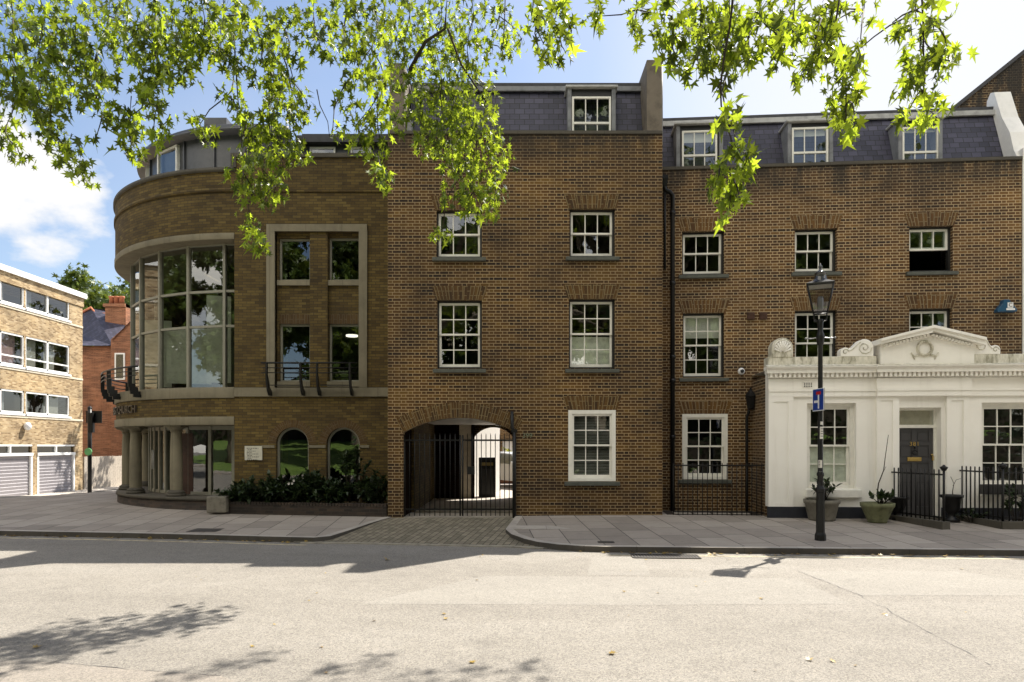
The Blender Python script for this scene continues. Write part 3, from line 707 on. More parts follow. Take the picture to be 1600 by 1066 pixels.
# passage: walls, ceiling, back return
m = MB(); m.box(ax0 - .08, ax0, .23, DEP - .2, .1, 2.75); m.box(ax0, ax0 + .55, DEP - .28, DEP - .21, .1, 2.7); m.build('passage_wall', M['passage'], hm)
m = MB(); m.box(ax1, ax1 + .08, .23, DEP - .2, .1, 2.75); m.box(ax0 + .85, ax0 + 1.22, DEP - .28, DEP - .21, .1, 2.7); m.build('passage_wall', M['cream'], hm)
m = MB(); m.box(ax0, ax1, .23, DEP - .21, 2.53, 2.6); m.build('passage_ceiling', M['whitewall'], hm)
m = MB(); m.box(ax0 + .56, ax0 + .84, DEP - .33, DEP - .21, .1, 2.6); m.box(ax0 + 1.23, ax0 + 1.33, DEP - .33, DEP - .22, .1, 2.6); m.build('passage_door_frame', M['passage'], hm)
m = MB(); m.lathe([(0, .0), (.12, 0), (.14, .05), (.14, .07)], (ax1 - .45, 4.6, 2.46), 16); m.build('passage_ceiling_light', M['signwhite'], hm)
slab('yard', [(-2.72, 15.85), (.12, 15.85), (.12, 21.9), (8, 21.9), (8, 44), (-8, 44), (-8, 21.95), (-2.72, 21.95)], -.3, .208, M['yardstone'])

# ================================================================== RIGHT BRICK HOUSE
FR = Frame(1035, 16.85, 4.3)
hr = FR.root('terraced_house'); tag(hr, 'long brown brick terraced house with three slate dormers behind white porch front', 'house')
XR1 = FR.s(1597); ZPR = FR.z(1300, 254)
rw = [(1066, 1132, 361, 429, 1, 1), (1242, 1308, 357, 425, 1, 1), (1421, 1489, 353, 424, 1, 1), (1067, 1132, 489, 590, 2, 2), (1242, 1308, 485, 587, 2, 2), (1421, 1488, 482, 584, 2, 2), (1066, 1137, 647, 749, 2, 2)]
hol = [(FR.s(a), FR.s(b), FR.z((a + b) / 2, d), FR.z((a + b) / 2, c)) for a, b, c, d, _, _ in rw]
m = MB(); m.wall(0, XR1, 0, ZPR - .07, 0, hol, t=.22); DR = 9
m.poly([(0, 0, 0), (0, DR, 0), (0, DR, ZPR), (0, 0, ZPR)]); m.poly([(XR1, .05, 0), (XR1, DR, 0), (XR1, DR, ZPR), (XR1, .05, ZPR)]); m.poly([(0, DR, 0), (XR1, DR, 0), (XR1, DR, ZPR), (0, DR, ZPR)])
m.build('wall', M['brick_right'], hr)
m = MB()
for h in hol: m = MB(); flat_arch(m, h[0], h[1], h[3], .33, -.003, .17); m.build('brick_arch', M['brick_arch_right'], hr, recalc=False)
m = MB(); m.box(0, XR1, -.035, .34, ZPR - .07, ZPR + .01); m.build('coping', M['stone_dark'], hr, bevel=.01)
for i, h in enumerate(hol):
    if i == 6: sash(hr, *h, flush=True)
    elif i == 2: sash(hr, *h, rt=1, rb=1, lift=.5)
    else: sash(hr, *h, rt=rw[i][4], rb=rw[i][5], blind=.36 if i == 3 else 0)
m = MB(); m.box(.05, XR1 - .05, 3.4, 3.45, .15, ZPR + 1)
for z in (3.0, 5.2, 7.6): m.box(.05, XR1 - .05, .24, 3.4, z, z + .25)
m.build('interior', M['dark'], hr)
ry0, ry1 = .40, 1.05; zr = FR.z(1300, 181, ry1); xl, xr = 0.0, FR.s(1566, .8)
m = MB(); m.poly([(xl, ry0, ZPR - .3), (xr + .18, ry0, ZPR - .3), (xr, ry1, zr), (xl, ry1, zr)]); m.poly([(xl, ry1, zr), (xr, ry1, zr), (xr, DR, zr + .1), (xl, DR, zr + .1)])
rf = m.build('roof', M['slate'], hr, recalc=False)
m = MB(); m.box(xl, xr, ry1 - .07, ry1 + .25, zr - .05, zr + .06); m.build('ridge', M['roofdark'], rf)
m = MB(); m.box(xl, xr, ry1 - .14, ry1 - .071, zr - .17, zr - .05); m.build('flashing', M['leadpale'], rf)
dormer(hr, FR, 1057, 1130, 191, 258, 1066, 1121, 203, .32, blind=.22); dormer(hr, FR, 1231, 1302, 187, 254, 1238, 1295, 198, .32, blind=.14); dormer(hr, FR, 1404, 1473, 183, 250, 1411, 1468, 197, .32, blind=.06)
# pale curved party wall at the far end of the mansard
x0, x1 = FR.s(1569, .5), FR.s(1600, .3); q = [(ry0 - .35, ZPR - .02), (ry0 - .2, ZPR + .25), (.35, ZPR + .75), (.65, ZPR + 1.25), (.95, FR.z(1585, 143, .95)), (1.1, FR.z(1585, 141, 1.0)), (1.25, FR.z(1585, 150, 1.0)), (1.3, ZPR - .02)]
m = MB(); m.prism(q, 'x', x0 + .04, x1 + .1); m.build('party_wall', M['whitewall'], hr)
m = MB(); m.box(XR1 + .01, XR1 + .5, -.02, .3, 2.6, ZPR + .2); m.build('party_pier', M['whitewall'], hr)

# brick gable of the next building
FG = Frame(1490, 19.0, 4.3)
gb = FG.root('gabled_building'); tag(gb, 'brown brick gable wall rising above the slate roof at far right', 'building')
m = MB(); gz = lambda px, py: FG.z(px, py); gx = FG.s
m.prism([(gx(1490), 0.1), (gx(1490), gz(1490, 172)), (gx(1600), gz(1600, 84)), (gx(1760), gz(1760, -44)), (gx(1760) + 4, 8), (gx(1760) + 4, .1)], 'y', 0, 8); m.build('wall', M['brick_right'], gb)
m = MB(); A, B = (gx(1488), gz(1488, 174)), (gx(1762), gz(1762, -46)); m.prism([A, B, (B[0], B[1] + .12), (A[0], A[1] + .12)], 'y', -.06, 8.1); m.build('verge', M['roofdark'], gb)

# ================================================================== WHITE STUCCO FRONT
DW = -1.34                                        # its plane stands this far in front of the house
wf = FR.root('porch_building'); tag(wf, 'single storey white stucco front with dentil cornice, pediment and dark door', 'building')
def ws(px, d=0): return FR.s(px, DW + d)
def wz(px, py, d=0): return FR.z(px, py, DW + d)
xa, xb = ws(1200), ws(1600) + 4.2
ztop = wz(1280, 577); zpl = wz(1280, 792)
wA = (ws(1261), ws(1338), wz(1300, 764), wz(1300, 630)); wB = (ws(1534), ws(1534) + 1.42, wz(1570, 762), wz(1570, 629)); dr = (ws(1405), ws(1471), .26, wz(1438, 637))
m = MB(); m.wall(xa, xb, .0, ztop, DW, [wA, wB, dr], t=.26)
m.poly([(xb, DW, 0), (xb, -.01, 0), (xb, -.01, ztop), (xb, DW, ztop)]); m.poly([(xa, DW, ztop), (xb, DW, ztop), (xb, -.01, ztop), (xa, -.01, ztop)])
m.box(xa + .001, xa + .12, DW + .001, DW + .2, zpl, ztop); m.build('wall', M['stucco'], wf)
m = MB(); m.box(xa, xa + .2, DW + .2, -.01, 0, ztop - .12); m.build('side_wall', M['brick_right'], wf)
# plinth
m = MB(); pj = .035
for a, b in ((xa - .02, dr[0]), (dr[1], xb)): m.box(a, b, DW - pj, DW + .02, .0, zpl)
m.build('plinth', M['plinth'], wf, bevel=.01)
# centre bay and corner pilasters, sunk panels
def pil(x0, x1, z1, panel, proud=.05):
    m = MB(); y0 = DW - proud; fr = .055
    px0, px1, pz0, pz1 = panel
    m.box(x0, px0, y0, DW + .01, zpl, z1); m.box(px1, x1, y0, DW + .01, zpl, z1); m.box(px0, px1, y0, DW + .01, zpl, pz0); m.box(px0, px1, y0, DW + .01, pz1, z1); m.box(px0, px1, y0 + .022, DW + .01, pz0, pz1)
    m.build('pilaster', M['stucco'], wf)
zar = wz(1280, 620)
pil(xa, ws(1239), zar, (ws(1208), ws(1231), zpl + .08, wz(1220, 628)))
pil(ws(1368), ws(1403), zar, (ws(1374), ws(1393), zpl + .08, wz(1385, 626)), .07)
pil(ws(1477), ws(1512), zar, (ws(1484), ws(1503), zpl + .08, wz(1493, 626)), .07)
# architrave bands and frieze
c0, c1 = ws(1367), ws(1514); bands = ((xa, c0, 0.0), (c0, c1, .07), (c1, xb, .0))
m = MB()
for a, b, k in bands:
    y = DW - .055 - k
    m.box(a, b, y, DW + .01, zar, wz(1280, 612)); m.box(a, b, y - .02, DW + .01, wz(1280, 612), wz(1280, 608)); m.box(a, b, y + .012, DW + .01, wz(1280, 608), wz(1280, 592))
m.build('architrave', M['stucco'], wf)
zd0, zd1, zc1 = wz(1280, 591), wz(1280, 584), wz(1280, 574)
m = MB(); dn = MB()
for a, b, k in ((xa - .02, c0, 0.0), (c0, xb, .07)):
    y = DW - .06 - k
    m.box(a - .05, b, y - .13, DW + .01, zd1, zd1 + (zc1 - zd1) * .5); m.prism([(y - .13, zd1 + (zc1 - zd1) * .5), (y - .20, zc1 - .02), (y - .20, zc1), (DW + .01, zc1), (DW + .01, zd1 + (zc1 - zd1) * .5)], 'x', a - .07, b)
    m.box(a, b, y - .02, DW + .01, zd0, zd1)
    n = int((b - a) / .098)
    for i in range(n):
        xx = a + (b - a) * (i + .5) / n; dn.box(xx - .026, xx + .026, y - .09, y - .02, zd0 + .012, zd1 - .001)
cn = m.build('cornice', M['stucco'], wf); dn.build('dentils', M['stucco'], cn)
m = MB()
for a, b, k in ((xa - .09, c0, 0.0), (c0 + .0, xb, .07)): m.prism([(DW - .265 - k, zc1 + .001), (DW - .12, zc1 + .05), (DW - .02, zc1 + .05), (DW - .02, zc1 + .001)], 'x', a, b)
m.build('weathering', M['stucco_old'], cn)
# blocking course
zb = wz(1280, 558); m = MB(); m.box(xa - .02, c0, DW - .09, DW + .25, zc1 + .01, zb); m.box(c1, xb, DW - .09, DW + .25, zc1 + .01, zb + .02); m.build('parapet', M['stucco_old'], wf, bevel=.012)
# pediment
ex0, ex1, ze = ws(1366), ws(1527), wz(1366, 533); apx, zapx = ws(1447), wz(1447, 516)
m = MB(); yP = DW - .13; m.prism([(ws(1372), zc1 + .02), (ws(1517), zc1 + .02), (ws(1517), ze), (apx, zapx - .12), (ws(1372), ze)], 'y', yP, DW + .3)
pd = m.build('pediment', M['stucco'], wf)
m = MB()
for (a, b), (c, d) in (((ex0, ze - .05), (apx, zapx)), ((apx, zapx), (ex1, ze - .05))):
    m.prism([(a, b), (c, d), (c, d - .10), (a, b - .06)], 'y', yP - .17, DW + .3); m.prism([(a, b + .055), (c, d + .055), (c, d), (a, b)], 'y', yP - .22, DW + .3)
m.build('raking_cornice', M['stucco'], pd)
m = MB()
for sgn in (-1, 1):
    e = ws(1376) if sgn < 0 else ws(1514)
    for i in range(13):
        f = (i + .6) / 13.4; xx = e + (apx - e) * f; zz = (ze - .115) + (zapx - .10 - (ze - .115)) * f; m.box(xx - .027, xx + .027, yP - .08, yP + .01, zz - .055, zz + .0)
m.build('dentils', M['stucco'], pd)
m = MB(); cx, cz = ws(1440), wz(1440, 546)
m.tube([(cx + .15 * math.cos(t * math.pi / 12), yP - .012, cz + .15 * math.sin(t * math.pi / 12)) for t in range(25)], .034, 8)
for t in range(24): a = t * math.pi / 12; m.lathe([(0, -.03), (.025, -.01), (.02, .02), (0, .035)], (cx + .15 * math.cos(a), yP - .035, cz + .15 * math.sin(a)), 6)
for sx in (-1, 1):
    m.tube([(cx + sx * .12, yP - .01, cz - .14), (cx + sx * .24, yP - .015, cz - .17), (cx + sx * .28, yP - .01, cz - .09)], .022, 6); m.tube([(cx + sx * .24, yP - .01, cz - .17), (cx + sx * .21, yP - .01, cz - .24)], .02, 6, .008)
m.build('wreath', M['stucco_old'], pd)
# shell acroterion at the left corner
m = MB(); a0, a1 = ws(1204), ws(1237); r = (a1 - a0) / 2; zc = wz(1220, 545); cc = (a0 + a1) / 2
prof = [(a0, zb - .01)] + [(cc - r * math.cos(t * math.pi / 16), zc + r * math.sin(t * math.pi / 16) * 1.0) for t in range(17)] + [(a1, zb - .01)]
m.prism(prof, 'y', DW - .11, DW + .2); ac = m.build('acroterion', M['stucco_old'], wf, bevel=.012)
m = MB()
for k in range(9):
    a = R(18 + k * 18); p0 = (cc + .03 * math.cos(a), DW - .118, zc - .10 + .03 * math.sin(a)); p1 = (cc + .19 * math.cos(a), DW - .118, zc - .10 + .26 * math.sin(a)); m.tube([p0, p1], .012, 6, .024)
m.tube([(cc + (r - .05) * math.cos(t * math.pi / 16), DW - .113, zc + (r - .05) * math.sin(t * math.pi / 16)) for t in range(17)], .012, 6); m.build('shell_relief', M['stucco'], ac)
# scroll consoles either side of the pediment
def scroll(x_big, x_small, zbase, name='scroll'):
    s = 1 if x_small > x_big else -1; L = abs(x_small - x_big); P = []
    r1, r2 = .19, .10; c1_ = (x_big + s * r1, zbase + r1); c2_ = (x_small - s * r2, zbase + r2)
    out = [(x_big, zbase)] + [(c1_[0] - s * r1 * math.cos(t), c1_[1] + r1 * math.sin(t)) for t in [k * math.pi / 14 for k in range(0, 10)]]
    pA, pB = out[-1], (c2_[0] - s * r2 * .5, c2_[1] + r2 * .75)
    for k in range(1, 8):
        f = k / 8; out.append((pA[0] + (pB[0] - pA[0]) * f, pA[1] + (pB[1] - pA[1]) * (f * f * (3 - 2 * f)) - .035 * math.sin(f * math.pi)))
    out += [(c2_[0] - s * r2 * math.cos(t), c2_[1] + r2 * math.sin(t)) for t in [math.pi * .35 + k * math.pi * .65 / 8 for k in range(9)]] + [(x_small, zbase)]
    if s < 0: out = out[::-1]
    m = MB(); m.prism(out, 'y', DW - .10, DW + .12); o = m.build(name, M['stucco'], wf, bevel=.01)
    m = MB(); sp = [(c1_[0] + (.155 - .0095 * k) * math.cos(k * .7 * s), DW - .103, c1_[1] + (.155 - .0095 * k) * math.sin(k * .7 * s)) for k in range(15)]; m.tube(sp, .014, 6)
    m.tube([(c2_[0] + (.075 - .008 * k) * math.cos(k * .9), DW - .103, c2_[1] + (.075 - .008 * k) * math.sin(k * .9)) for k in range(8)], .011, 6)
    m.tube([(p[0], DW - .103, p[1] - .045) for p in out[8 if s > 0 else 9:18]], .012, 6); m.build('scroll_relief', M['stucco_old'], o)
scroll(ws(1362), ws(1311), zb - .005); scroll(ws(1516), ws(1559), zb + .015)
# windows of the white front
def wsash(h, **k): return sash(wf, *h, y=DW + .13, flush=True, sill=False, **k)
wsash((wA[0], wA[1] - .0, wA[2], wA[3]), film=True); wsash(wB, cols=4)
for h in (wA, wB): m = MB(); m.prism([(DW - .10, h[2] - .015), (DW - .10, h[2] - .19), (DW + .13, h[2] - .19), (DW + .13, h[2] + .01)], 'x', h[0] - .04 if h is wA else h[0] - .05, h[1] + .09); m.build('window_sill', M['white'], wf, bevel=.01)
m = MB(); m.box(xa + .22, xb - .02, -.3, -.25, .1, ztop - .02); m.box(xa + .22, xb - .02, DW + .5, -.3, .1, .12); m.build('interior', M['dark'], wf)
m = MB(); gx0, gz0 = ws(1254), wz(1266, 606)
m.box(gx0, gx0 + .20, DW - .05, DW - .047, gz0, gz0 + .12)
vt = m.build('air_brick', M['stone_dark'], wf); m = MB()
for i in range(5): m.box(gx0 + i * .0475, gx0 + i * .0475 + .014, DW - .058, DW - .05, gz0, gz0 + .12)
for i in range(4): m.box(gx0, gx0 + .20, DW - .056, DW - .0505, gz0 + i * .036, gz0 + i * .036 + .012)
m.build('air_brick_bars', M['stucco'], vt)
# door
yd = DW + .24; zt2 = wz(1430, 666); m = MB(); f = .05
m.box(dr[0], dr[1] - .001, yd - .05, yd + .06, zt2 - .035, zt2 + .035); m.box(dr[0], dr[0] + f * .6, yd - .03, yd + .06, .26, dr[3]); dx1 = ws(1458, .24); m.box(dx1, dr[1], yd - .03, yd + .06, .26, dr[3]); m.box(dr[0] + .03, dx1, yd - .03, yd + .06, dr[3] - .05, dr[3])
m.build('door_frame', M['white'], wf)
m = MB(); m.box(dr[0], dr[1], DW + .28, DW + .30, .2, dr[3]); m.build('fanlight', M['cream'], wf)
m = MB(); m.poly([(dr[0] + .03, yd, zt2 + .035), (dx1, yd, zt2 + .035), (dx1, yd, dr[3] - .05), (dr[0] + .03, yd, dr[3] - .05)]); m.build('fanlight_pane', M['glass'], wf, recalc=False)
m = MB(); a, b = dr[0] + .03, dx1; zz0, zz1 = .30, zt2 - .036; w_ = b - a; rail = .09; mid = .10
cols_ = ((a + rail, a + w_ / 2 - mid / 2), (a + w_ / 2 + mid / 2, b - rail)); H_ = zz1 - zz0; rows_ = ((zz0 + .10 * H_, zz0 + .38 * H_), (zz0 + .46 * H_, zz0 + .60 * H_), (zz0 + .66 * H_, zz0 + .80 * H_), (zz0 + .845 * H_, zz0 + .96 * H_))
xs = [a, cols_[0][0], cols_[0][1], cols_[1][0], cols_[1][1], b]; zs = [zz0] + [v for r_ in rows_ for v in r_] + [zz1]
for i in range(5):
    for j in range(len(zs) - 1):
        rec = (i in (1, 3)) and (j % 2 == 1); m.box(xs[i], xs[i + 1], yd + (.018 if rec else 0), yd + .04, zs[j], zs[j + 1])
        if rec: m.box(xs[i] + .035, xs[i + 1] - .035, yd + .006, yd + .02, zs[j] + .035, zs[j + 1] - .035)
door = m.build('door', M['doorgrey'], wf)
m = MB(); cxd = (a + b) / 2; zl = wz(1430, 718); m.box(cxd - .15, cxd + .15, yd - .02, yd + .001, zl - .045, zl + .045); m.box(cxd - .11, cxd + .11, yd - .03, yd - .02, zl - .022, zl + .022); m.build('letterbox', M['brass'], door, bevel=.004)
m = MB(); add_text(m, '381', .13, .006, lambda v: (cxd + v.x, yd - .012 - v.z, wz(1430, 694) + v.y), 1.15); m.build('door_number', M['brass'], door)
m = MB(); m.tube([(cxd + .05 * math.cos(k * .6), yd - .03, wz(1430, 707) + .05 * math.sin(k * .6)) for k in range(11)], .012, 6); m.lathe([(0, 0), (.025, .0), (.025, .05), (0, .06)], (cxd, yd - .03, wz(1430, 701)), 10); m.build('knocker', M['black'], door)
m = MB(); m.lathe([(0, -.02), (.022, -.015), (.024, 0), (.022, .015), (0, .02)], (b - .04, yd - .035, wz(1430, 711)), 12); m.build('knob', M['brass'], door)
m = MB(); m.box(ws(1465), ws(1469), DW + .21, DW + .235, wz(1466, 720), wz(1466, 713)); m.build('bell_push', M['brass'], wf)
m = MB(); m.box(dr[0] - .05, dr[1] + .05, DW - .28, DW + .25, .2, .30); m.build('doorstep', M['stone_dark'], wf, bevel=.01)

# ================================================================== CHURCH WITH THE ROUND CORNER
YC = 17.1
FC = Frame(366, YC, 0)
ch = FC.root('church_building'); tag(ch, 'buff brick church building with glazed round corner and stone bands', 'church')
cx_ = lambda px, d=0: FC.s(px, d)
cz_ = lambda py, d=0: FC.z(500, py, d)
XE = cx_(600) + .75; ZC = cz_(240)
RD = 5.19; C = (0.0, RD)                       # drum centre in church coordinates (joint at x = 0, y = 0)
tl = (cx_(433), cx_(483), cz_(437), cz_(370)); tr = (cx_(512), cx_(562), cz_(437), cz_(369)); bl = (cx_(434), cx_(483), cz_(596), cz_(505)); br = (cx_(512), cx_(562), cz_(596), cz_(505))
a1 = (cx_(431), cx_(482), .45, cz_(668), (cx_(482) - cx_(431)) / 2 - .002); a2 = (cx_(510), cx_(562), .45, cz_(668), (cx_(562) - cx_(510)) / 2 - .002)
zb0, zb1 = cz_(620), cz_(606)
sx0, sx1, szt = cx_(417), cx_(574), cz_(351); jw = cx_(430) - sx0; sth = szt - cz_(362)
m = MB()
m.wall(0, XE, zb1, ZC - .1, 0, [(sx0 + jw, sx1 - jw, zb1, szt - sth)], t=.12)
m.wall(0, XE, .0, zb0, 0, [a1, a2], t=.2)
# recessed brick panel inside the stone surround
m.wall(sx0 + jw, sx1 - jw, zb1, szt - sth, .11, [tl, tr, bl, br], t=.14)
m.box(tl[1] + .01, tr[0] - .01, .02, .115, zb1 + .02, szt - sth - .005)
m.poly([(XE, 0, 0), (XE, 12, 0), (XE, 12, ZC), (XE, 0, ZC)]); m.poly([(-RD, RD, 0), (-RD, 13, 0), (-RD, 13, ZC), (-RD, RD, ZC)]); m.poly([(-RD, 13, 0), (XE, 13, 0), (XE, 13, ZC), (-RD, 13, ZC)])
m.wall(XE - .001 - .62, XE, ZC - .1, ZC + .0, 0.01, [], t=.1)
# drum brickwork
z_so, z_so2 = cz_(364), cz_(374); z_cop = cz_(262); z_g0 = cz_(605)
m.arc(C, RD, 0, 92, z_so, z_cop - .1, 46); m.arc(C, RD - .02, 0, 92, cz_(652), cz_(622), 46); m.arc(C, RD - .3, 0, 92, z_so, z_cop, 46)
m.build('wall', M['brick_church'], ch)
m = MB(); zs_ = cz_(297)
m.ring(C, RD - .05, RD + .035, 0, 92, zs_ - .05, zs_ + .05, 46); m.box(0, XE, -.035, .02, zs_ - .05, zs_ + .05); m.build('string_course', M['brick_church'], ch)
m = MB(); m.ring(C, RD - .42, RD + .05, 0, 92, z_cop - .1, z_cop, 46); m.box(-.02, XE, -.05, .35, ZC - .1, ZC); m.box(-.08, .05, -.04, .4, z_cop, ZC); m.build('coping', M['stone_dark'], ch)
m = MB()
m.ring(C, RD - 2.3, RD + .02, 0, 95, z_so2, z_so, 46)                       # band and soffit over the glazing
m.ring(C, RD - 1.2, RD + .02, 0, 95, cz_(622), z_g0, 46)                       # sill band
m.ring(C, RD - 2.5, RD + .02, 0, 95, cz_(664), cz_(651), 46)                   # entablature over the columns
m.box(.0, XE, -.05, .1, zb0, zb1)
m.box(sx0, sx0 + jw, -.05, .12, zb1, szt - sth); m.box(sx1 - jw, sx1, -.05, .12, zb1, szt - sth); m.box(sx0, sx1, -.05, .12, szt - sth, szt)
zi = cz_(698)
for p, q in ((409, 429), (483, 509), (563, 577)): m.box(cx_(p), cx_(q), -.03, .05, zi - .035, zi + .035)
m.build('stone_band', M['stone'], ch, bevel=.006)
m = MB()
for h in (tl, tr): m.prism([(.04, h[2]), (.04, h[2] - .13), (.24, h[2] - .13), (.24, h[2] + .01)], 'x', h[0] - .02, h[1] + .02)
for h in (bl, br): m.box(h[0] - .02, h[1] + .02, .0, .24, h[2] - .13, h[2])
m.build('window_sill', M['stone'], ch)
for h in (bl, br):
    m = MB(); n = 11
    for i in range(n):
        p, q = h[0] + (h[1] - h[0]) * i / n, h[0] + (h[1] - h[0]) * (i + 1) / n; k = random.randrange(30) * .075
        m.poly([(p, .107, h[3]), (q, .107, h[3]), (q, .107, h[3] + .24), (p, .107, h[3] + .24)], [(0, k), (0, k + .075), (.215, k + .075), (.215, k)])
    m.build('brick_arch', M['brick_soldier'], ch, recalc=False)
for h in (a1, a2): m = MB(); round_arch(m, h[0], h[1], h[3] - h[4], h[4], .19, -.004, 30); m.build('brick_arch', M['brick_soldier'], ch, recalc=False)
def casement(h, y, arch=False):
    w = MB(); f = .05; x0, x1, z0, z1 = h[:4]
    if not arch:
        w.box(x0, x0 + f, y, y + .06, z0, z1); w.box(x1 - f, x1, y, y + .06, z0, z1); w.box(x0 + f, x1 - f, y, y + .06, z0, z0 + f); w.box(x0 + f, x1 - f, y, y + .06, z1 - f, z1)
        o = w.build('window', M['greywhite'], ch); p = MB(); p.poly([(x0 + f, y + .03, z0 + f), (x1 - f, y + .03, z0 + f), (x1 - f, y + .03, z1 - f), (x0 + f, y + .03, z1 - f)])
    else:
        P = [(x0, z0)] + arch_pts(x0, x1, z1 - h[4], h[4], 24) + [(x1, z0)]; cx2, cz2 = (x0 + x1) / 2, z1 - h[4]
        Q = [(cx2 + (a - cx2) * (1 - f / h[4]), cz2 + (b - cz2) * ((1 - f / h[4]) if b > cz2 else 1)) for a, b in P]
        for (A, B), (A2, B2) in zip(zip(P[:-1], P[1:]), zip(Q[:-1], Q[1:])):
            w.poly([(A[0], y, A[1]), (B[0], y, B[1]), (B2[0], y, B2[1]), (A2[0], y, A2[1])]); w.poly([(A2[0], y, A2[1]), (B2[0], y, B2[1]), (B2[0], y + .06, B2[1]), (A2[0], y + .06, A2[1])])
        o = w.build('window', M['greywhite'], ch); p = MB(); p.poly([(a, y + .03, b) for a, b in Q[::-1]])
    p.build('pane', M['glass_church'], o, recalc=False)
    me = kids(o)[0].data
    if me.polygons[0].normal.y > 0: me.flip_normals()
for h in (tl, tr, bl, br): casement(h, .20)
for h in (a1, a2): casement(h, .12, True)
# interior
m = MB(); m.box(.3, XE - .1, 3.2, 3.25, .1, ZC - .3)
for z in (3.0, 6.0): m.box(.1, XE - .1, .3, 3.2, z - .1, z + .1)
m.box(.0, .06, .3, 3.2, .5, ZC - .3); m.build('interior', M['dark'], ch)
m = MB(); m.lathe([(0, 0), (.16, 0), (.16, .04), (0, .04)], (br[0] + .35, 1.1, br[3] - .16), 16)
lampm = NT('ceiling_lamp_glow'); lampm.p.inputs['Emission Color'].default_value = (1, .92, .8, 1); lampm.p.inputs['Emission Strength'].default_value = 1.2; m.build('ceiling_lamp', lampm.m, ch)
# drum glazing: flat facets between mullions
RG = RD - .42; angs = [-6, 5] + [17.5 + 12.5 * k for k in range(7)]
def dp(t, r, z): return (C[0] - r * math.sin(R(t)), C[1] - r * math.cos(R(t)), z)
zt_ = z_so2; zr_ = [z_g0, cz_(505), cz_(449), zt_]
gz_ = MB(); pn = MB()
for t in angs:
    p = dp(t, RG, 0); rad = (-math.sin(R(t)), -math.cos(R(t))); tan = (-math.cos(R(t)), math.sin(R(t)))
    gz_.obox(p, tan, rad, .035, .06, z_g0, zt_)
for a, b in zip(angs[:-1], angs[1:]):
    A, B = Vector(dp(a, RG, 0)), Vector(dp(b, RG, 0)); d = (B - A).normalized(); nr = Vector((d.y, -d.x, 0)); mid = (A + B) / 2
    for k, z in enumerate(zr_): gz_.obox(mid, d, nr, (B - A).length / 2 - .03, .04, z - (.03 if k else 0), z + (.03 if k < 3 else 0))
    for z0, z1 in zip(zr_[:-1], zr_[1:]):
        jit = random.uniform(-.012, .012) * Vector((1, 1, 0)); q = [B + Vector((0, 0, z0)), A + Vector((0, 0, z0)), A + Vector((0, 0, z1)), B + Vector((0, 0, z1))]
        pn.poly([tuple(v) for v in q])
g = gz_.build('corner_glazing', M['greywhite'], ch); pn.build('pane', M['glass_church'], g, recalc=False)
m = MB(); m.arc(C, RG - 2.4, -5, 100, z_g0 - .1, zt_, 20); m.build('interior', M['dark'], ch)
m = MB()
for k, (t, w_) in enumerate(((24, .55), (48, .4), (11, .3))): m.obox(dp(t, RG - .5, 0), (1, .3), (-.3, 1), w_, .02, z_g0 + .2, z_g0 + 1.7 + .4 * k)
m.build('interior_screen', M['film'], ch)
# entrance: recessed glazing, columns, plinth
RE = 4.3; z_p, z_e = .56, cz_(664); ea = [-2, 5, 14, 24, 32, 37, 42, 47, 52, 57, 63, 72, 81, 92]
e = MB(); ep = MB(); es = MB()
for k, t in enumerate(ea):
    p = dp(t, RE, 0); rad = (-math.sin(R(t)), -math.cos(R(t))); tan = (-math.cos(R(t)), math.sin(R(t))); e.obox(p, tan, rad, .045, .05, z_p, z_e)
for k, (a, b) in enumerate(zip(ea[:-1], ea[1:])):
    A, B = Vector(dp(a, RE, 0)), Vector(dp(b, RE, 0)); d = (B - A).normalized(); nr = Vector((d.y, -d.x, 0)); mid = (A + B) / 2; hl = (B - A).length / 2 - .045
    e.obox(mid, d, nr, hl, .03, z_p, z_p + .08); e.obox(mid, d, nr, hl, .03, z_e - .1, z_e)
    q = [B + Vector((0, 0, z_p)), A + Vector((0, 0, z_p)), A + Vector((0, 0, z_e)), B + Vector((0, 0, z_e))]; ep.poly([tuple(v) for v in q])
    if k in (6, 7):
        hp = mid + nr * -.08 + d * (.13 if k == 6 else -.13); es.tube([(hp.x, hp.y, 1.2), (hp.x, hp.y, 1.75)], .015, 8)
en = e.build('entrance_glazing', M['greywhite'], ch); ep.build('pane', M['glass_church'], en, recalc=False); es.build('door_handle', M['signwhite'], en)
m = MB(); m.box(-3.3, -.1, 3.6, 3.65, .2, 2.6); m.box(-.06, -.0, .6, 3.6, .2, 2.6); m.build('interior', M['brownwood'], ch)
m = MB(); m.box(-2.2, -1.6, 1.2, 1.25, .57, 2.2); m.build('interior_board', M['brownwood'], ch)
m = MB(); m.arc(C, RD - .05, -3, 100, -.5, .48, 40); m.arc(C, 0.2, -3, 100, .48, .48, 40, RD - .05); m.build('plinth', M['brick_dark'], ch)
m = MB(); m.ring(C, 3.0, RD - .02, -3, 100, .48, .56, 40); m.build('plinth_paving', M['stone_dark'], ch)
RC = RD - .29
for t in (21, 43.5, 66, 88.5):
    p = dp(t, RC, .56); h = cz_(664) - .56; m = MB()
    m.lathe([(.15, .16), (.152, .5), (.15, .9), (.142, 1.4), (.128, h - .24), (.128, h - .16)], p, 24)
    col = m.build('column', M['stone'], ch)
    m = MB(); m.lathe([(.128, h - .17), (.15, h - .16), (.15, h - .13), (.135, h - .125), (.14, h - .11), (.20, h - .06), (.20, h - .05)], p, 24); m.box(p[0] - .215, p[0] + .215, p[1] - .215, p[1] + .215, .56 + h - .05, .56 + h); m.build('capital', M['stone'], col)
    m = MB(); m.lathe([(0, 0), (.235, 0), (.235, .07), (.20, .07), (.215, .09), (.215, .115), (.175, .14), (.152, .165)], p, 24); m.build('base', M['stone_dark'], col)
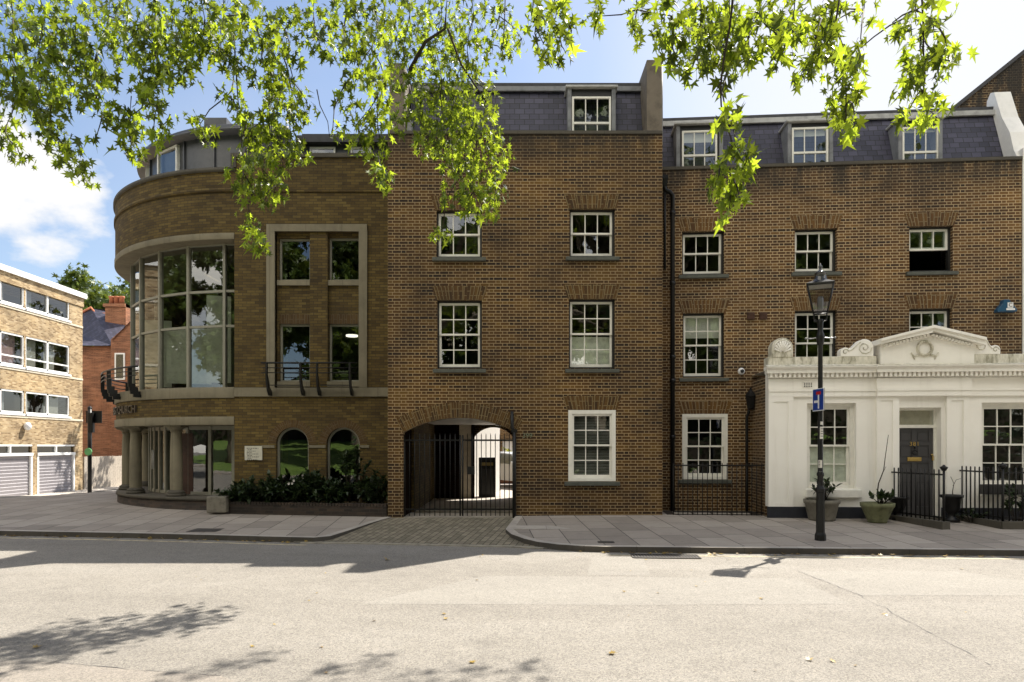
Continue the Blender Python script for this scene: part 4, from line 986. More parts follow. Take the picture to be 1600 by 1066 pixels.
# CHRIST CHURCH lettering round the drum
m = MB(); vs_mid = 47.5
zl_ = (cz_(651) + cz_(622)) / 2
def curv(v):
    t = R(vs_mid) - v.x / (RD + .03); r = RD + .025 + v.z; return (C[0] - r * math.sin(t), C[1] - r * math.cos(t), zl_ + v.y)
add_text(m, 'CHRIST CHURCH', .30, .025, curv, 1.02); m.build('sign_lettering', plain('bronze_letters', (.05, .042, .035), .4, .2), ch)
# balcony rails
m = MB(); zr0, zr1 = cz_(570), cz_(586)
for k, z in enumerate((zr0, cz_(577.5), cz_(585))): m.tube([(cx_(417), -.38, z), (cx_(563), -.38, z)], .022 if k == 0 else .012, 8)
for px in (425, 476.5, 502, 552):
    x = cx_(px); P = [(-.40, zr0), (-.34, zr0), (-.34, cz_(588)), (-.27, cz_(596)), (-.22, cz_(606)), (-.05, cz_(612)), (-.05, cz_(619)), (-.22, cz_(619)), (-.32, cz_(612)), (-.40, cz_(598)), (-.42, cz_(585))]
    m.prism(P, 'x', x - .02, x + .02)
for p, q in ((428, 474), (505, 550)): m.box(cx_(p), cx_(q), -.30, -.2, cz_(604), cz_(603))
m.build('balcony_railing', M['black'], ch)
m = MB(); rr = RD + .34
for k, z in enumerate((cz_(570), cz_(577), cz_(584))): m.tube([dp(t, rr, z) for t in range(28, 101, 3)], .024 if k == 0 else .013, 8)
for t in (32, 46, 60, 74, 88):
    rad = (-math.sin(R(t)), -math.cos(R(t))); tan = (-math.cos(R(t)), math.sin(R(t)))
    for r0, r1, pa_, pb_ in ((.26, .36, 596, 569), (.17, .355, 602, 596), (.10, .33, 608, 602), (.04, .30, 613, 608), (.02, .22, 618, 613)):
        m.obox(dp(t, RD + (r0 + r1) / 2, 0), tan, rad, .022, (r1 - r0) / 2, cz_(pa_), cz_(pb_))
m.build('curved_balcony_railing', M['black'], ch)
# penthouse on the drum and clerestory
RP = 4.34; zp1 = cz_(212, .9)
m = MB(); pt = [-14 + 13 * k for k in range(10)]
m.arc(C, RP, -14, 100, z_cop - .3, zp1, 30); m.poly([dp(-14, RP, z_cop - .3), (C[0] + 1.15, 8, z_cop - .3), (C[0] + 1.15, 8, zp1), dp(-14, RP, zp1)])
ph = m.build('penthouse', M['zinc'], ch)
m = MB()
for t in pt: m.obox(dp(t, RP + .02, 0), (-math.cos(R(t)), math.sin(R(t))), (-math.sin(R(t)), -math.cos(R(t))), .02, .03, z_cop - .3, zp1)
m.build('standing_seam', M['zinc'], ph)
m = MB(); m.ring(C, .5, RP + .30, -14, 100, zp1, zp1 + .10, 36); m.ring(C, .5, RP + .12, -14, 100, zp1 + .10, zp1 + .24, 36); m.ring(C, .5, RP - .5, -14, 100, zp1 + .24, zp1 + .34, 36); m.box(-1.3, -.7, 1.2, 1.9, zp1 + .2, zp1 + .62); m.build('penthouse_roof', M['zinc'], ph)
def facet_window(t0, t1, z0, z1):
    A, B = Vector(dp(t0, RP + .05, 0)), Vector(dp(t1, RP + .05, 0)); d = (B - A).normalized(); n = Vector((-d.y, d.x, 0)); w = MB(); mid = (A + B) / 2; hl = (B - A).length / 2
    if n.y > 0: n = -n
    for p in (A, B): w.obox(p, d, n, .03, .05, z0, z1)
    for z in (z0, z1): w.obox(mid, d, n, hl + .03, .05, z - .03, z + .03)
    o = w.build('window', M['white'], ph); p = MB(); up = Vector((0, 0, 1)); A2, B2 = A + n * .02, B + n * .02
    p.poly([tuple(B2 + up * z0), tuple(A2 + up * z0), tuple(A2 + up * z1), tuple(B2 + up * z1)]); p.build('pane', M['glass'], o, recalc=False)
facet_window(28, 40, z_cop - .05, zp1 - .1); facet_window(55, 66, z_cop - .05, zp1 - .1)
zc0, zc2 = ZC - .3, cz_(212, 1.6); x0, x1 = 1.2, XE - .55
m = MB(); m.box(x0, x1, 1.6, 8, zc0, zc2 - .28); m.build('clerestory', M['zinc'], ch)
m = MB(); m.box(x0 - .1, x1 + .1, 1.35, 8.2, zc2 - .28, zc2 - .1); m.box(x0, x1, 1.6, 8.1, zc2 - .1, zc2 + .05); m.build('clerestory_roof', M['roofdark'], ch)
for p, q in ((484, 524), (548, 580)):
    w = MB(); a, b = cx_(p, 1.55), cx_(q, 1.55); z1, z0 = cz_(230, 1.55), ZC - .2; w.box(a, b, 1.53, 1.6, z1 - .05, z1); w.box(a, a + .05, 1.53, 1.6, z0, z1 - .05); w.box(b - .05, b, 1.53, 1.6, z0, z1 - .05); o = w.build('window', M['white'], ch)
    w = MB(); w.poly([(a + .05, 1.56, z0), (b - .05, 1.56, z0), (b - .05, 1.56, z1 - .05), (a + .05, 1.56, z1 - .05)]); w.build('pane', M['glass'], o, recalc=False)
m = MB(); m.poly([(0, .15, ZC - .5), (XE, .15, ZC - .5), (XE, 13, ZC - .5), (-RD + .02, 13, ZC - .5), (-RD + .02, RD, ZC - .5), (0, RD, ZC - .5)]); m.arc(C, .1, -3, 95, z_cop - .35, z_cop - .35, 20, RD - .02); m.build('roof', M['roofdark'], ch)
# plaque
pq = MB(); a, b, z0, z1 = cx_(382, -.05), cx_(409, -.05), cz_(719), cz_(697); pq.box(a, b, -.045, -.003, z0, z1)
o = pq.build('plaque', plain('plaque_face', (.55, .53, .44), .4, .12)); o.location = (FC.o.x, FC.o.y, 0); tag(o, 'small pale notice board with printed lines on buff brick wall', 'notice board')
m = MB(); zz = z1 - .05
for r in range(9):
    x = a + .05 + random.uniform(0, .03); end = (a + b) / 2 - .03 if r % 2 else b - .06 - random.uniform(0, .1)
    while x < end:
        L_ = random.uniform(.02, .06); m.box(x, min(x + L_, end), -.049, -.0455, zz - .014, zz); x += L_ + .014
    zz -= .036
m.build('printed_text', M['ink'], o)

# ================================================================== LEFT: FLATS, RED HOUSE, FENCE
XF = -24.0
fl = empty('apartment_building', (XF, 38.1, 0)); tag(fl, 'yellow brick flats with white framed windows above mauve garage doors', 'flats')
Yp = lambda px: -XF * F / (800 - px)
zf = lambda py, px=105: CZ + (HZ - py) / F * Yp(px)
m = MB()     # local: x = out of the wall, y along the street
L0, L1 = -22.0, .05; ztf = zf(465.5, 127)
wb = [(zf(500.5), zf(463.5)), (zf(585), zf(540)), (zf(651), zf(618.7))]
bays = [(Yp(40) - 38.1, Yp(108) - 38.1), (Yp(40) - 38.1 - 4.9, Yp(40) - 38.1 - .12)]
hs = [(a, b, z0, z1) for a, b in bays for z0, z1 in wb]
gar = [(34.5 - 38.1, 37.45 - 38.1), (31.2 - 38.1, 34.15 - 38.1), (27.9 - 38.1, 30.9 - 38.1)]
zg1 = zf(711); hs += [(a, b, -.9, zg1 + .55) for a, b in gar]
t = MB(); t.wall(L0, L1, -.95, ztf - .5, 0, hs, t=.18)
t.v = [(-y, x, z) for x, y, z in t.v]; t.box(-9, -.01, L0, L0 + .1, -.9, ztf - .5); t.box(-9, -.01, L1 - .1, L1, -.9, ztf - .5); t.build('wall', M['brick_flats'], fl)
m = MB(); m.box(-9, .05, L0, L1 + .05, ztf - .5, ztf - .02); m.build('fascia', M['brick_flats'], fl)
m = MB(); m.box(-9.1, .16, L0, L1 + .16, ztf - .02, ztf + .26); m.build('roof_edge', M['upvc'], fl)
for (a, b) in bays:
    for z0, z1 in wb:
        w = MB(); n = 3 if b - a > 4 else 2
        cuts = [a, a + 1.62, b] if n == 2 else [a, a + 3.1, a + 3.25, b]
        for y in cuts: w.box(-.12, -.02, max(a, y - .06), min(b, y + .06), z0, z1)
        w.box(-.12, -.02, a, b, z0, z0 + .09); w.box(-.12, -.02, a, b, z1 - .09, z1); w.box(-.06, .06, a - .1, b + .1, z0 - .1, z0)
        w.box(-.12, -.015, a, b, z0 + .42, z0 + .49) if z0 == wb[1][0] else None
        o = w.build('window', M['upvc'], fl); p = MB()
        for c, d in zip(cuts[:-1], cuts[1:]): p.poly([(-.08, c, z0), (-.08, d, z0), (-.08, d, z1), (-.08, c, z1)])
        p.build('pane', M['glass_far'], o, recalc=False)
        w = MB(); 
        for c, d in zip(cuts[:-1], cuts[1:]):
            if random.random() < .75 and d - c > .5: w.box(-.32, -.30, c + .1, c + (d - c) * random.uniform(.3, .9), z0 + .1, z1 - .05)
        if w.v: w.build('curtain', plain('pale_curtain', random.choice([(.6, .58, .54), (.62, .42, .45), (.5, .52, .56)]), .9, .1), o)
m = MB(); m.box(-1.6, -1.5, L0 + .2, L1 - .2, -.8, ztf - .6); m.build('interior', M['dark'], fl)
for a, b in gar:
    w = MB(); w.box(-.14, .02, a, a + .12, -.9, zg1); w.box(-.14, .02, b - .12, b, -.9, zg1); w.box(-.14, .06, a, b, zg1, zg1 + .14); w.box(-.14, .0, a, b, zg1 + .47, zg1 + .55); w.box(-.14, -.0, (a + b) / 2 - .04, (a + b) / 2 + .04, zg1 + .14, zg1 + .47)
    o = w.build('garage_frame', M['upvc'], fl); w = MB(); n = 13; zb_ = -.75
    for i in range(n):
        u0, u1 = zb_ + (zg1 - zb_) * i / n, zb_ + (zg1 - zb_) * (i + 1) / n; w.poly([(-.09, a + .12, u0), (-.09, b - .12, u0), (-.06, b - .12, u1 - .03), (-.06, a + .12, u1 - .03)]); w.poly([(-.06, a + .12, u1 - .03), (-.06, b - .12, u1 - .03), (-.09, b - .12, u1), (-.09, a + .12, u1)])
    w.build('garage_door', M['garage'], o); w = MB(); w.poly([(-.1, a, zg1 + .14), (-.1, b, zg1 + .14), (-.1, b, zg1 + .5), (-.1, a, zg1 + .5)]); w.build('pane', M['glass_far'], o, recalc=False)
m = MB(); m.lathe([(0, .2), (.12, .16), (.18, .0), (.12, -.16), (0, -.2)], (.15, Yp(38) - 38.1, zf(669)), 12); m.build('wall_lamp', M['signwhite'], fl)
m = MB()
for z in (wb[0][0] - .16, wb[1][0] - .16, wb[2][0] - .16): m.box(-.02, .03, L0, L1, z - .05, z + .05)
m.build('string_course', M['cream'], fl)

rh = empty('red_house', (X(150, 46), 46, 0)); tag(rh, 'red brick house with grey slate hipped roof and chimney beyond the fence', 'house')
rx = lambda px, Y=46: X(px, Y) - X(150, 46)
rz = lambda py, Y=46: Z(py, Y)
m = MB(); m.box(rx(80), rx(177), 0, 7, -.8, rz(541)); m.box(rx(177) + .001, rx(300), -.3, 7, -.8, rz(541) + .4); m.prism([(rx(177), rz(541) + .4), (rx(212), rz(500)), (rx(300), rz(541) + .4)], 'y', -.3, -.05); m.build('wall', M['brick_red'], rh)
m = MB(); zr1 = rz(493, 49.5); m.poly([(rx(70), -.3, rz(541)), (rx(180), -.3, rz(541)), (rx(205, 49.5), 3.5, zr1), (rx(143, 49.5), 3.5, zr1 + .5), (rx(90, 49.5), 3.5, zr1 - .8)]); m.poly([(rx(70), 7.2, rz(541)), (rx(300), 7.2, rz(541)), (rx(300, 49.5), 3.5, zr1), (rx(143, 49.5), 3.5, zr1 + .5), (rx(70), 3.5, zr1 - 1)])
m.poly([(rx(180), -.4, rz(541) + .35), (rx(212), -.4, rz(500)), (rx(214, 49), 3.4, rz(500)), (rx(205, 49), 3.4, rz(541) + .35)]); rr_ = m.build('roof', M['slate'], rh, recalc=False)
m = MB(); m.tube([(rx(90, 49.5), 3.45, zr1 - .75), (rx(143, 49.5), 3.45, zr1 + .55), (rx(150, 49.2), 3.2, zr1 + .05), (rx(205, 49.5), 3.45, zr1 + .05)], .10, 6); m.build('ridge_tiles', M['terracotta'], rr_)
m = MB(); m.box(rx(168, 48.5), rx(200, 48.5), 2.2, 3.2, rz(530), rz(476, 48.5)); m.box(rx(167, 48.5) - .06, rx(200, 48.5), 2.1, 3.3, rz(481, 48.5), rz(476, 48.5)); cs = m.build('chimney', M['brick_red'], rh)
m = MB()
for k in range(3): m.lathe([(0, 0), (.17, 0), (.15, .45), (.19, .5), (.19, .6), (0, .6)], (rx(173 + 8 * k, 48.5), 2.6, rz(476, 48.5)), 10)
m.build('chimney_pot', M['terracotta'], cs)
m = MB(); a, b, z0, z1 = rx(186), rx(197), rz(592), rz(555); m.box(a - .1, b + .1, -.36, -.25, z0 - .1, z1 + .1); o = m.build('window', M['upvc'], rh); m = MB(); m.box(a, b, -.38, -.361, z0, z1); m.build('pane', M['glass_far'], o)
fe = empty('wooden_fence', (XF, 38.3, -.6)); tag(fe, 'tall pale close board wooden fence between garages and church', 'fence')
m = MB(); y = 0.0
while y < 6.4:
    m.box(-.015 + random.uniform(-.006, .006), .012 + random.uniform(-.006, .006), y, y + .112, .02, 1.86 + random.uniform(-.015, .015)); y += .12
m.build('boards', M['fence'], fe); m = MB()
for y in (0, 2.1, 4.2, 6.3): m.box(-.12, -.02, y, y + .1, -.1, 1.84)
m.box(-.07, -.016, 0, 6.4, .4, .48); m.box(-.07, -.016, 0, 6.4, 1.4, 1.48); m.build('post', M['fence'], fe)

# traffic signal seen from behind
Yt = 27.0; ts = empty('traffic_signal', (X(140, Yt), Yt, szf(0, Yt) - .02)); tag(ts, 'black traffic signal pole seen from behind with square backing board', 'traffic light')
b0 = szf(0, Yt) - .02; tz = lambda py: Z(py, Yt) - b0; tx = lambda px: X(px, Yt) - X(140, Yt)
m = MB(); m.tube([(0, 0, 0), (0, 0, tz(637))], .075, 12); m.lathe([(0, .06), (.06, .03), (.085, 0), (.085, -.04)], (0, 0, tz(637)), 12); m.build('pole', M['black'], ts)
m = MB(); m.box(tx(133), tx(157.5), .05, .08, tz(661), tz(642)); m.build('backing_board', M['black'], ts); m = MB(); m.box(tx(140), tx(147), -.12, .05, tz(676), tz(645)); m.build('signal_head', M['black'], ts, bevel=.02)
o = MB(); o.lathe([(0, -.02), (.15, -.02), (.15, .02), (0, .02)], (0, 0, 0), 8, sm=False); o.v = [(x, -z, y) for x, y, z in o.v]; o = o.build('green_notice', M['green_sticker']); o.location = (X(140, Yt), Yt - .09, Z(706, Yt)); tag(o, 'round green notice fixed to the traffic signal pole', 'notice')

# ================================================================== ARCHWAY GATE, YARD
gy = 15.8 + .12
def gate(px0, px1, label):
    x0, x1 = X(px0, gy), X(px1, gy); w = x1 - x0
    r = empty('iron_gate', (x0, gy, .2)); tag(r, label, 'gate', 'gate leaves in the archway')
    zt = Z(680, gy) - .2; z1 = Z(688, gy) - .2; z0 = Z(796, gy) - .2
    m = MB(); n = max(3, int(round(w / .113)))
    for i in range(n + 1):
        x = w * i / n; rr = .02 if i in (0, n) else .0095
        m.tube([(x, 0, .03), (x, 0, zt)], rr, 8); 
        if i not in (0, n): m.tube([(x, 0, zt), (x, 0, zt + .05)], rr, 8, .001)
    m.build('bars', M['black'], r); m = MB()
    for z in (z0, z1): m.box(0, w, -.012, .012, z - .02, z + .02)
    m.build('rail', M['black'], r); return r
g = gate(632, 719, 'left leaf of black iron gate, against the dark passage wall'); g2 = gate(723, 803, 'right leaf of black iron gate, in front of the bright yard')
m = MB(); m.box(.1, .28, -.03, .03, 1.0, 1.18); m.build('lock_box', M['black'], g2)
def top(o, label, cat, group=None): return tag(o, label, cat, group)
m = MB(); xq = X(803.5, 15.76); m.tube([(xq, 15.76, .1), (xq, 15.76, Z(676, 15.76))], .045, 10); m.tube([(xq, 15.76, Z(676, 15.76)), (xq - .05, 15.76, Z(668, 15.76)), (xq - .05, 15.76, Z(643, 15.76))], .04, 10); m.box(xq - .07, xq + .07, 15.72, 15.82, Z(676, 15.76), Z(671, 15.76))
top(m.build('gate_post', M['black']), 'tall black iron post at the right side of the archway', 'post')
Yb = 22.0; b = empty('metal_cabinet', (X(761, Yb), Yb, .208)); tag(b, 'black metal cabinet with a yellow strip inside the archway', 'cabinet')
m = MB(); m.box(-.27, .27, 0, .45, 0, 1.28); m.build('body', M['black'], b, bevel=.015); m = MB(); m.box(-.2, .2, -.012, -.002, 1.02, 1.12); m.build('yellow_strip', plain('brass_yellow_strip', (.22, .17, .05), .5), b)
m = MB(); m.box(-.2, .2, -.008, -.002, .1, .92); m.build('door', M['blackwood'], b)
m = MB(); P0, P1 = Vector((-1.45, 22.4, 0)), Vector((-.44, 24.7, 0)); d = (P1 - P0).normalized(); n = Vector((-d.y, d.x, 0)); m.obox((P0 + P1) / 2 + n * .12, d, n, (P1 - P0).length / 2, .12, .09, 3.4)
w = m.build('garden_wall', M['whitewall']); top(w, 'bright white sunlit wall behind the archway gate', 'wall')
m = MB(); m.box(-1, 1.5, 30.2, 30.45, 0, 1.25); m.box(-1.05, 1.55, 30.15, 30.5, 1.25, 1.33); top(m.build('garden_wall', M['brick_red']), 'low red brick wall at back of the yard under yellow shrub', 'wall')
yb = empty('yard_building', (0, 36, 0)); tag(yb, 'dark brick building closing the yard behind the archway', 'building')
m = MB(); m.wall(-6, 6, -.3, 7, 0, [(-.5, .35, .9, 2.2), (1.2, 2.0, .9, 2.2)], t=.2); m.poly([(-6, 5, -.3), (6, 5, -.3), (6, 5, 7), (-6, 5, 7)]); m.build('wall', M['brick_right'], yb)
m = MB(); m.box(-.5, .35, .12, .18, .9, 2.2); m.build('window', M['upvc'], yb); m = MB(); m.box(1.2, 2, .12, .18, .9, 2.2); m.build('window', M['upvc'], yb)
def car():
    r = empty('parked_car', (.52, 27.4, .208)); tag(r, 'white hatchback car parked in the yard behind the gate', 'car')
    # body lofted across its width: side profile (y along the car, z up), front towards -x .. seen from its front corner
    prof = [(-1.95, .45), (-1.9, .68), (-1.2, .86), (-.95, .92), (-.2, 1.36), (.9, 1.42), (1.55, 1.25), (1.9, .9), (1.95, .5), (1.7, .28), (-1.75, .28)]
    m = MB(); rows = []
    for wv, sc in ((-.86, .0), (-.8, 1), (.8, 1), (.86, .0)):
        rows.append([(wv * (1 - max(0, z - .9) * .35), y * (1 if sc else .985), z if sc else .5 + (z - .5) * .93) for y, z in prof])
    m.grid(rows, True, sm=True); m.poly(rows[0][::-1]); m.poly(rows[-1]); m.build('body', M['carpaint'], r)
    m = MB(); m.poly([(-.66, -.93, .94), (.66, -.93, .94), (.58, -.26, 1.33), (-.58, -.26, 1.33)]); 
    for s_ in (-1, 1): m.poly([(s_ * .853, -.75, .93), (s_ * .853, 1.3, .95), (s_ * .745, 1.1, 1.32), (s_ * .745, -.2, 1.32)])
    m.v = [(x * 1.004, y - .012, z + .01) for x, y, z in m.v]; m.build('windscreen', M['glass_far'], r, recalc=False)
    for s_ in (-1, 1):
        m = MB(); m.lathe([(0, -.06), (.14, -.05), (.15, 0), (.0, .05)], (0, 0, 0), 12); m.v = [(s_ * .62 + x * 1.2, -1.86 + z, .66 + y * .6) for x, y, z in m.v]; m.build('headlight', M['lanternpanel'], r)
        for y in (-1.2, 1.2):
            m = MB(); m.lathe([(0, -.1), (.27, -.1), (.31, -.07), (.31, .07), (.27, .1), (0, .1)], (0, 0, 0), 18); m.v = [(s_ * .78 + z, y + x, .31 + yy) for x, yy, z in m.v]; wh = m.build('wheel', M['tyre'], r)
            m = MB(); m.lathe([(0, -.02), (.19, -.01), (.19, .01), (0, .02)], (0, 0, 0), 12); m.v = [(s_ * .885 + z, y + x, .31 + yy) for x, yy, z in m.v]; m.build('rim', M['signgrey'], wh)
    m = MB(); m.box(-.7, .7, -1.98, -1.93, .36, .46); m.build('bumper_grille', M['tyre'], r)
    m = MB(); m.box(-1.0, -.86, -.75, -.62, .93, 1.05); m.box(.86, 1.0, -.75, -.62, .93, 1.05); m.build('mirror', M['carpaint'], r, bevel=.02)
    r.rotation_euler = (0, 0, R(28))
car()

# ================================================================== FRONT AREA OF THE RIGHT HOUSE
def wp(px, d, z): return FR.w(FR.s(px, d), d, z)
m = MB(); zz = lambda py, d=-.1: FR.z(1050, py, d)
m.tube([wp(1039, -.1, zz(292)), wp(1040, -.1, zz(297)), wp(1047, -.1, zz(300)), wp(1051, -.1, zz(306)), wp(1051, -.1, zz(330))], .055, 10)
m.tube([wp(1051, -.1, zz(330)), wp(1051, -.1, .1)], .055, 10); m.tube([wp(1039, -.1, zz(292)), wp(1039, -.1, zz(420))], .03, 8)
for py in (330, 440, 555, 592, 680): m.tube([wp(1051, -.1, zz(py)), wp(1051, -.1, zz(py + 6))], .07, 10)
dpn = m.build('drainpipe', M['black']); top(dpn, 'long black cast iron drainpipe in the corner between the brick houses', 'drainpipe')
m = MB(); o = wp(1039, -.1, zz(291)); m.lathe([(.05, -.05), (.075, .1), (.1, .18), (.1, .26), (.0, .26)], (o[0], o[1], o[2]), 4, sm=False, rot=R(45)); m.build('hopper', M['black'], dpn)
m = MB(); m.tube([wp(1167, -.09, .12), wp(1167, -.09, FR.z(1167, 652, -.09)), wp(1170, -.09, FR.z(1170, 645, -.09)), wp(1170, -.09, FR.z(1170, 640, -.09))], .035, 8); top(m.build('drainpipe', M['black']), 'thin dark drainpipe below the wall lantern beside white front', 'drainpipe')
o = wp(1173, -.28, FR.z(1173, 640, -.28)); m = MB(); m.lathe([(.05, 0), (.085, .03), (.12, .3), (.14, .31), (.10, .40), (.03, .47), (.02, .53), (0, .54)], o, 6, sm=False); wl = m.build('wall_lantern', M['black']); top(wl, 'black hexagonal wall lantern in the shady corner beside white front', 'lantern')
m = MB(); m.tube([(o[0], o[1], o[2] + .02), (o[0] + .02, o[1] + .14, o[2] - .02), (o[0] + .05, o[1] + .3, o[2] + .1)], .015, 6); m.build('bracket', M['black'], wl)
o = wp(1158, -.08, FR.z(1158, 581)); m = MB(); m.lathe([(0, -.02), (.075, -.02), (.085, .02), (.075, .05), (.05, .075), (0, .08)], (0, 0, 0), 16); m.v = [(x, -z, y) for x, y, z in m.v]; b = m.build('security_light', M['signwhite']); b.location = o; top(b, 'small round white security light on brown brick wall', 'lamp')
m = MB(); m.lathe([(0, .07), (.045, .07), (.045, .1), (0, .1)], (0, 0, 0), 12); m.v = [(x, -z, y) for x, y, z in m.v]; m.build('lens', M['tyre'], b)
for k, px in enumerate((1173, 1192.5)):
    o = wp(px, -.03, FR.z(px, 494)); u = FR.u; m = MB(); m.obox((0, 0), (u.x, u.y), (-u.y, u.x), .085, .04, -.085, .085)
    for i in range(4): m.obox((-.04 * FR.b.x, -.04 * FR.b.y), (u.x, u.y), (-u.y, u.x), .075, .012, -.06 + i * .036, -.045 + i * .036)
    v = m.build('wall_vent', M['brownwood']); v.location = o; top(v, ('dark square wall vent, nearer the drainpipe of two' if k == 0 else 'dark square wall vent, nearer the lamp post of two'), 'vent', 'square vents on the brick wall')
# alarm box
o = wp(1572, -.09, FR.z(1572, 481)); b = empty('alarm_box', o, -FR.a); tag(b, 'dark blue alarm box with white letter on brown brick wall', 'alarm box')
m = MB(); s0 = 1 / 62.
m.prism([(-.22, -.12), (.22, -.12), (.22, -.06), (.08, .10), (.05, .17), (-.08, .17), (-.10, .08), (-.22, -.06)], 'y', -.06, .09); m.build('body', M['alarmblue'], b, bevel=.012)
m = MB(); m.box(-.0, .125, -.066, -.0605, -.03, .095); m.box(-.03, .165, -.066, -.0605, -.085, -.04); m.build('white_panel', M['signwhite'], b)
m = MB(); add_text(m, 'C', .13, .002, lambda v: (.062 + v.x, -.069 - v.z, .033 + v.y)); m.build('letter', M['ink'], b)
# alcove railing and pale floor lights
pa, pb = FR.s(1052, -1.0), FR.s(1198, -1.0) ; al = FR.root('iron_railing'); tag(al, 'low black railing before the shady alcove window', 'railing')
zt = FR.z(1100, 727, -1.0); m = MB(); n = 19
for i in range(n + 1): x = pa + (pb - pa) * i / n; m.tube([(x, -1.0, .25), (x, -1.0, zt + .05)], .010, 6)
m.build('bars', M['black'], al); m = MB(); m.box(pa, pb, -1.02, -.98, zt - .02, zt + .01); m.box(pa, pb, -1.02, -.98, .32, .34); m.build('rail', M['black'], al)
m = MB()
for i in range(4): a, b_ = FR.s(1052 + i * 30, -.6), FR.s(1078 + i * 30, -.6); m.box(a, b_, -.85, -.45, .27, .284)
o = m.build('lightwell_cover', M['yardstone']); o.location = (FR.o.x, FR.o.y, 0); o.rotation_euler = (0, 0, -FR.a); top(o, 'pale paving panels on the dark alcove floor', 'floor panel')
m = MB(); m.box(FR.s(1038, -.5), FR.s(1198, -.5), -.95, -.02, .1, .272); o = m.build('alcove_floor', M['soil']); o.location = (FR.o.x, FR.o.y, 0); o.rotation_euler = (0, 0, -FR.a); struct(o)

def railing(path, spacing, h, label, finials=(), z0=.235, plinth=True):
    r = empty('iron_railing', (path[0][0], path[0][1], z0)); tag(r, label, 'railing', None); O = Vector((path[0][0], path[0][1], 0)); m = MB(); rl = MB(); pl = MB()
    for (ax, ay), (bx, by) in zip(path[:-1], path[1:]):
        A, B = Vector((ax, ay, 0)) - O, Vector((bx, by, 0)) - O; L_ = (B - A).length; n = int(L_ / spacing); d = (B - A).normalized(); nn = Vector((-d.y, d.x, 0))
        for i in range(n + 1):
            p = A.lerp(B, i / n); m.tube([(p.x, p.y, .1), (p.x, p.y, h)], .0145, 8); m.lathe([(.0145, 0), (.014, .02), (.0, .035)], (p.x, p.y, h), 8)
        for z in (.16, h - .09): rl.obox((A + B) / 2, d, nn, L_ / 2, .008, z, z + .032)
        if plinth: pl.obox((A + B) / 2, d, nn, L_ / 2 + .06, .10, -.1, .105)
    m.build('bars', M['black'], r); rl.build('rail', M['black'], r); pl.build('plinth', M['stone_dark'], r, bevel=.01)
    f = MB()
    for (x, y) in finials:
        p = Vector((x, y, 0)) - O; f.tube([(p.x, p.y, .1), (p.x, p.y, h + .02)], .024, 8); f.lathe([(.0, .0), (.03, .0), (.065, .05), (.075, .08), (.03, .10), (.025, .115), (0, .13)], (p.x, p.y, h + .0), 12)
    if f.v: f.build('corner_post', M['black'], r)
    return r
A0 = (X(1391, 15.15), 15.15); A1 = (X(1475, 13.75), 13.75)
railing([A0, A1], .115, 1.12, 'short black iron railing between mossy planter and front door', [A1])
B0 = (X(1497, 15.05), 15.05); B1 = (X(1567, 13.8), 13.8); B2 = (B1[0] + 4.5, B1[1] - .34)
railing([B0, B1, B2], .125, 1.16, 'black iron railing round the front garden at far right', [B1])
def urn(px, py, Y, h, r, label):
    o = empty('garden_urn', (X(px, Y), Y, pz(X(px, Y), Y))); tag(o, label, 'urn', 'black urns by the front door'); m = MB()
    m.lathe([(0, 0), (r * .75, 0), (r * .75, .06), (r * .38, .10), (r * .34, .17), (r * .6, .22), (r * .78, .3), (r * .84, h - .07), (r * 1.05, h - .05), (r * 1.08, h), (r * .9, h), (r * .86, h - .06), (0, h - .08)], (0, 0, 0), 20); m.build('bowl', M['black'], o); 
    m = MB(); m.lathe([(0, 0), (r * .85, 0)], (0, 0, h - .07), 16); m.build('soil', M['soil'], o); return o
urn(1487, 770, 14.7, .58, .21, 'black urn with a bare twig right of the front door'); urn(1404, 775, 14.95, .52, .19, 'black urn behind the short railing left of the front door')
m = MB(); ux, uy = X(1487, 14.7), 14.7; m.tube([(ux + .03, uy, .74), (ux + .02, uy, .88), (ux + .04, uy - .02, 1.05), (ux - .02, uy, 1.2)], .011, 6, .005); m.tube([(ux + .03, uy, 1.0), (ux + .10, uy, 1.13), (ux + .2, uy, 1.16)], .007, 6, .004); top(m.build('bare_twig', M['twig']), 'bare dead twig standing in the black urn', 'twig')
tb = empty('window_box', wp(1572, DW - .14, wz(1570, 770) + .0), -FR.a); tag(tb, 'long black window box below the right hand sash window', 'window box')
m = MB(); m.box(-.55, .75, -.16, .0, -.02, .19); m.build('trough', M['blackwood'], tb, bevel=.01); m = MB(); m.box(-.5, .7, -.14, -.02, .19, .195); m.build('soil', M['soil'], tb)

# ---------------- planters on the pavement
def planter(px, Y, h, rt, rb, mat, label):
    o = empty('planter', (X(px, Y), Y, pz(X(px, Y), Y))); tag(o, label, 'planter'); m = MB()
    m.lathe([(0, 0), (rb, 0), (rb * 1.02, .03), (rt * .93, h - .10), (rt, h - .08), (rt * 1.02, h), (rt * .90, h), (rt * .86, h - .07), (0, h - .07)], (0, 0, 0), 28); m.build('bowl', M[mat], o)
    m = MB(); m.lathe([(0, 0), (rt * .88, 0)], (0, 0, h - .065), 20); m.build('soil', M['soil'], o); return o
Ypl1, Ypl2 = 15.0, 14.65
planter(1284, Ypl1, .45, .37, .27, 'concrete', 'grey concrete planter with leafy shrub behind the lamp post')
planter(1371, Ypl2, .42, .335, .19, 'mosspot', 'wide mossy green planter with one tall bare stem')

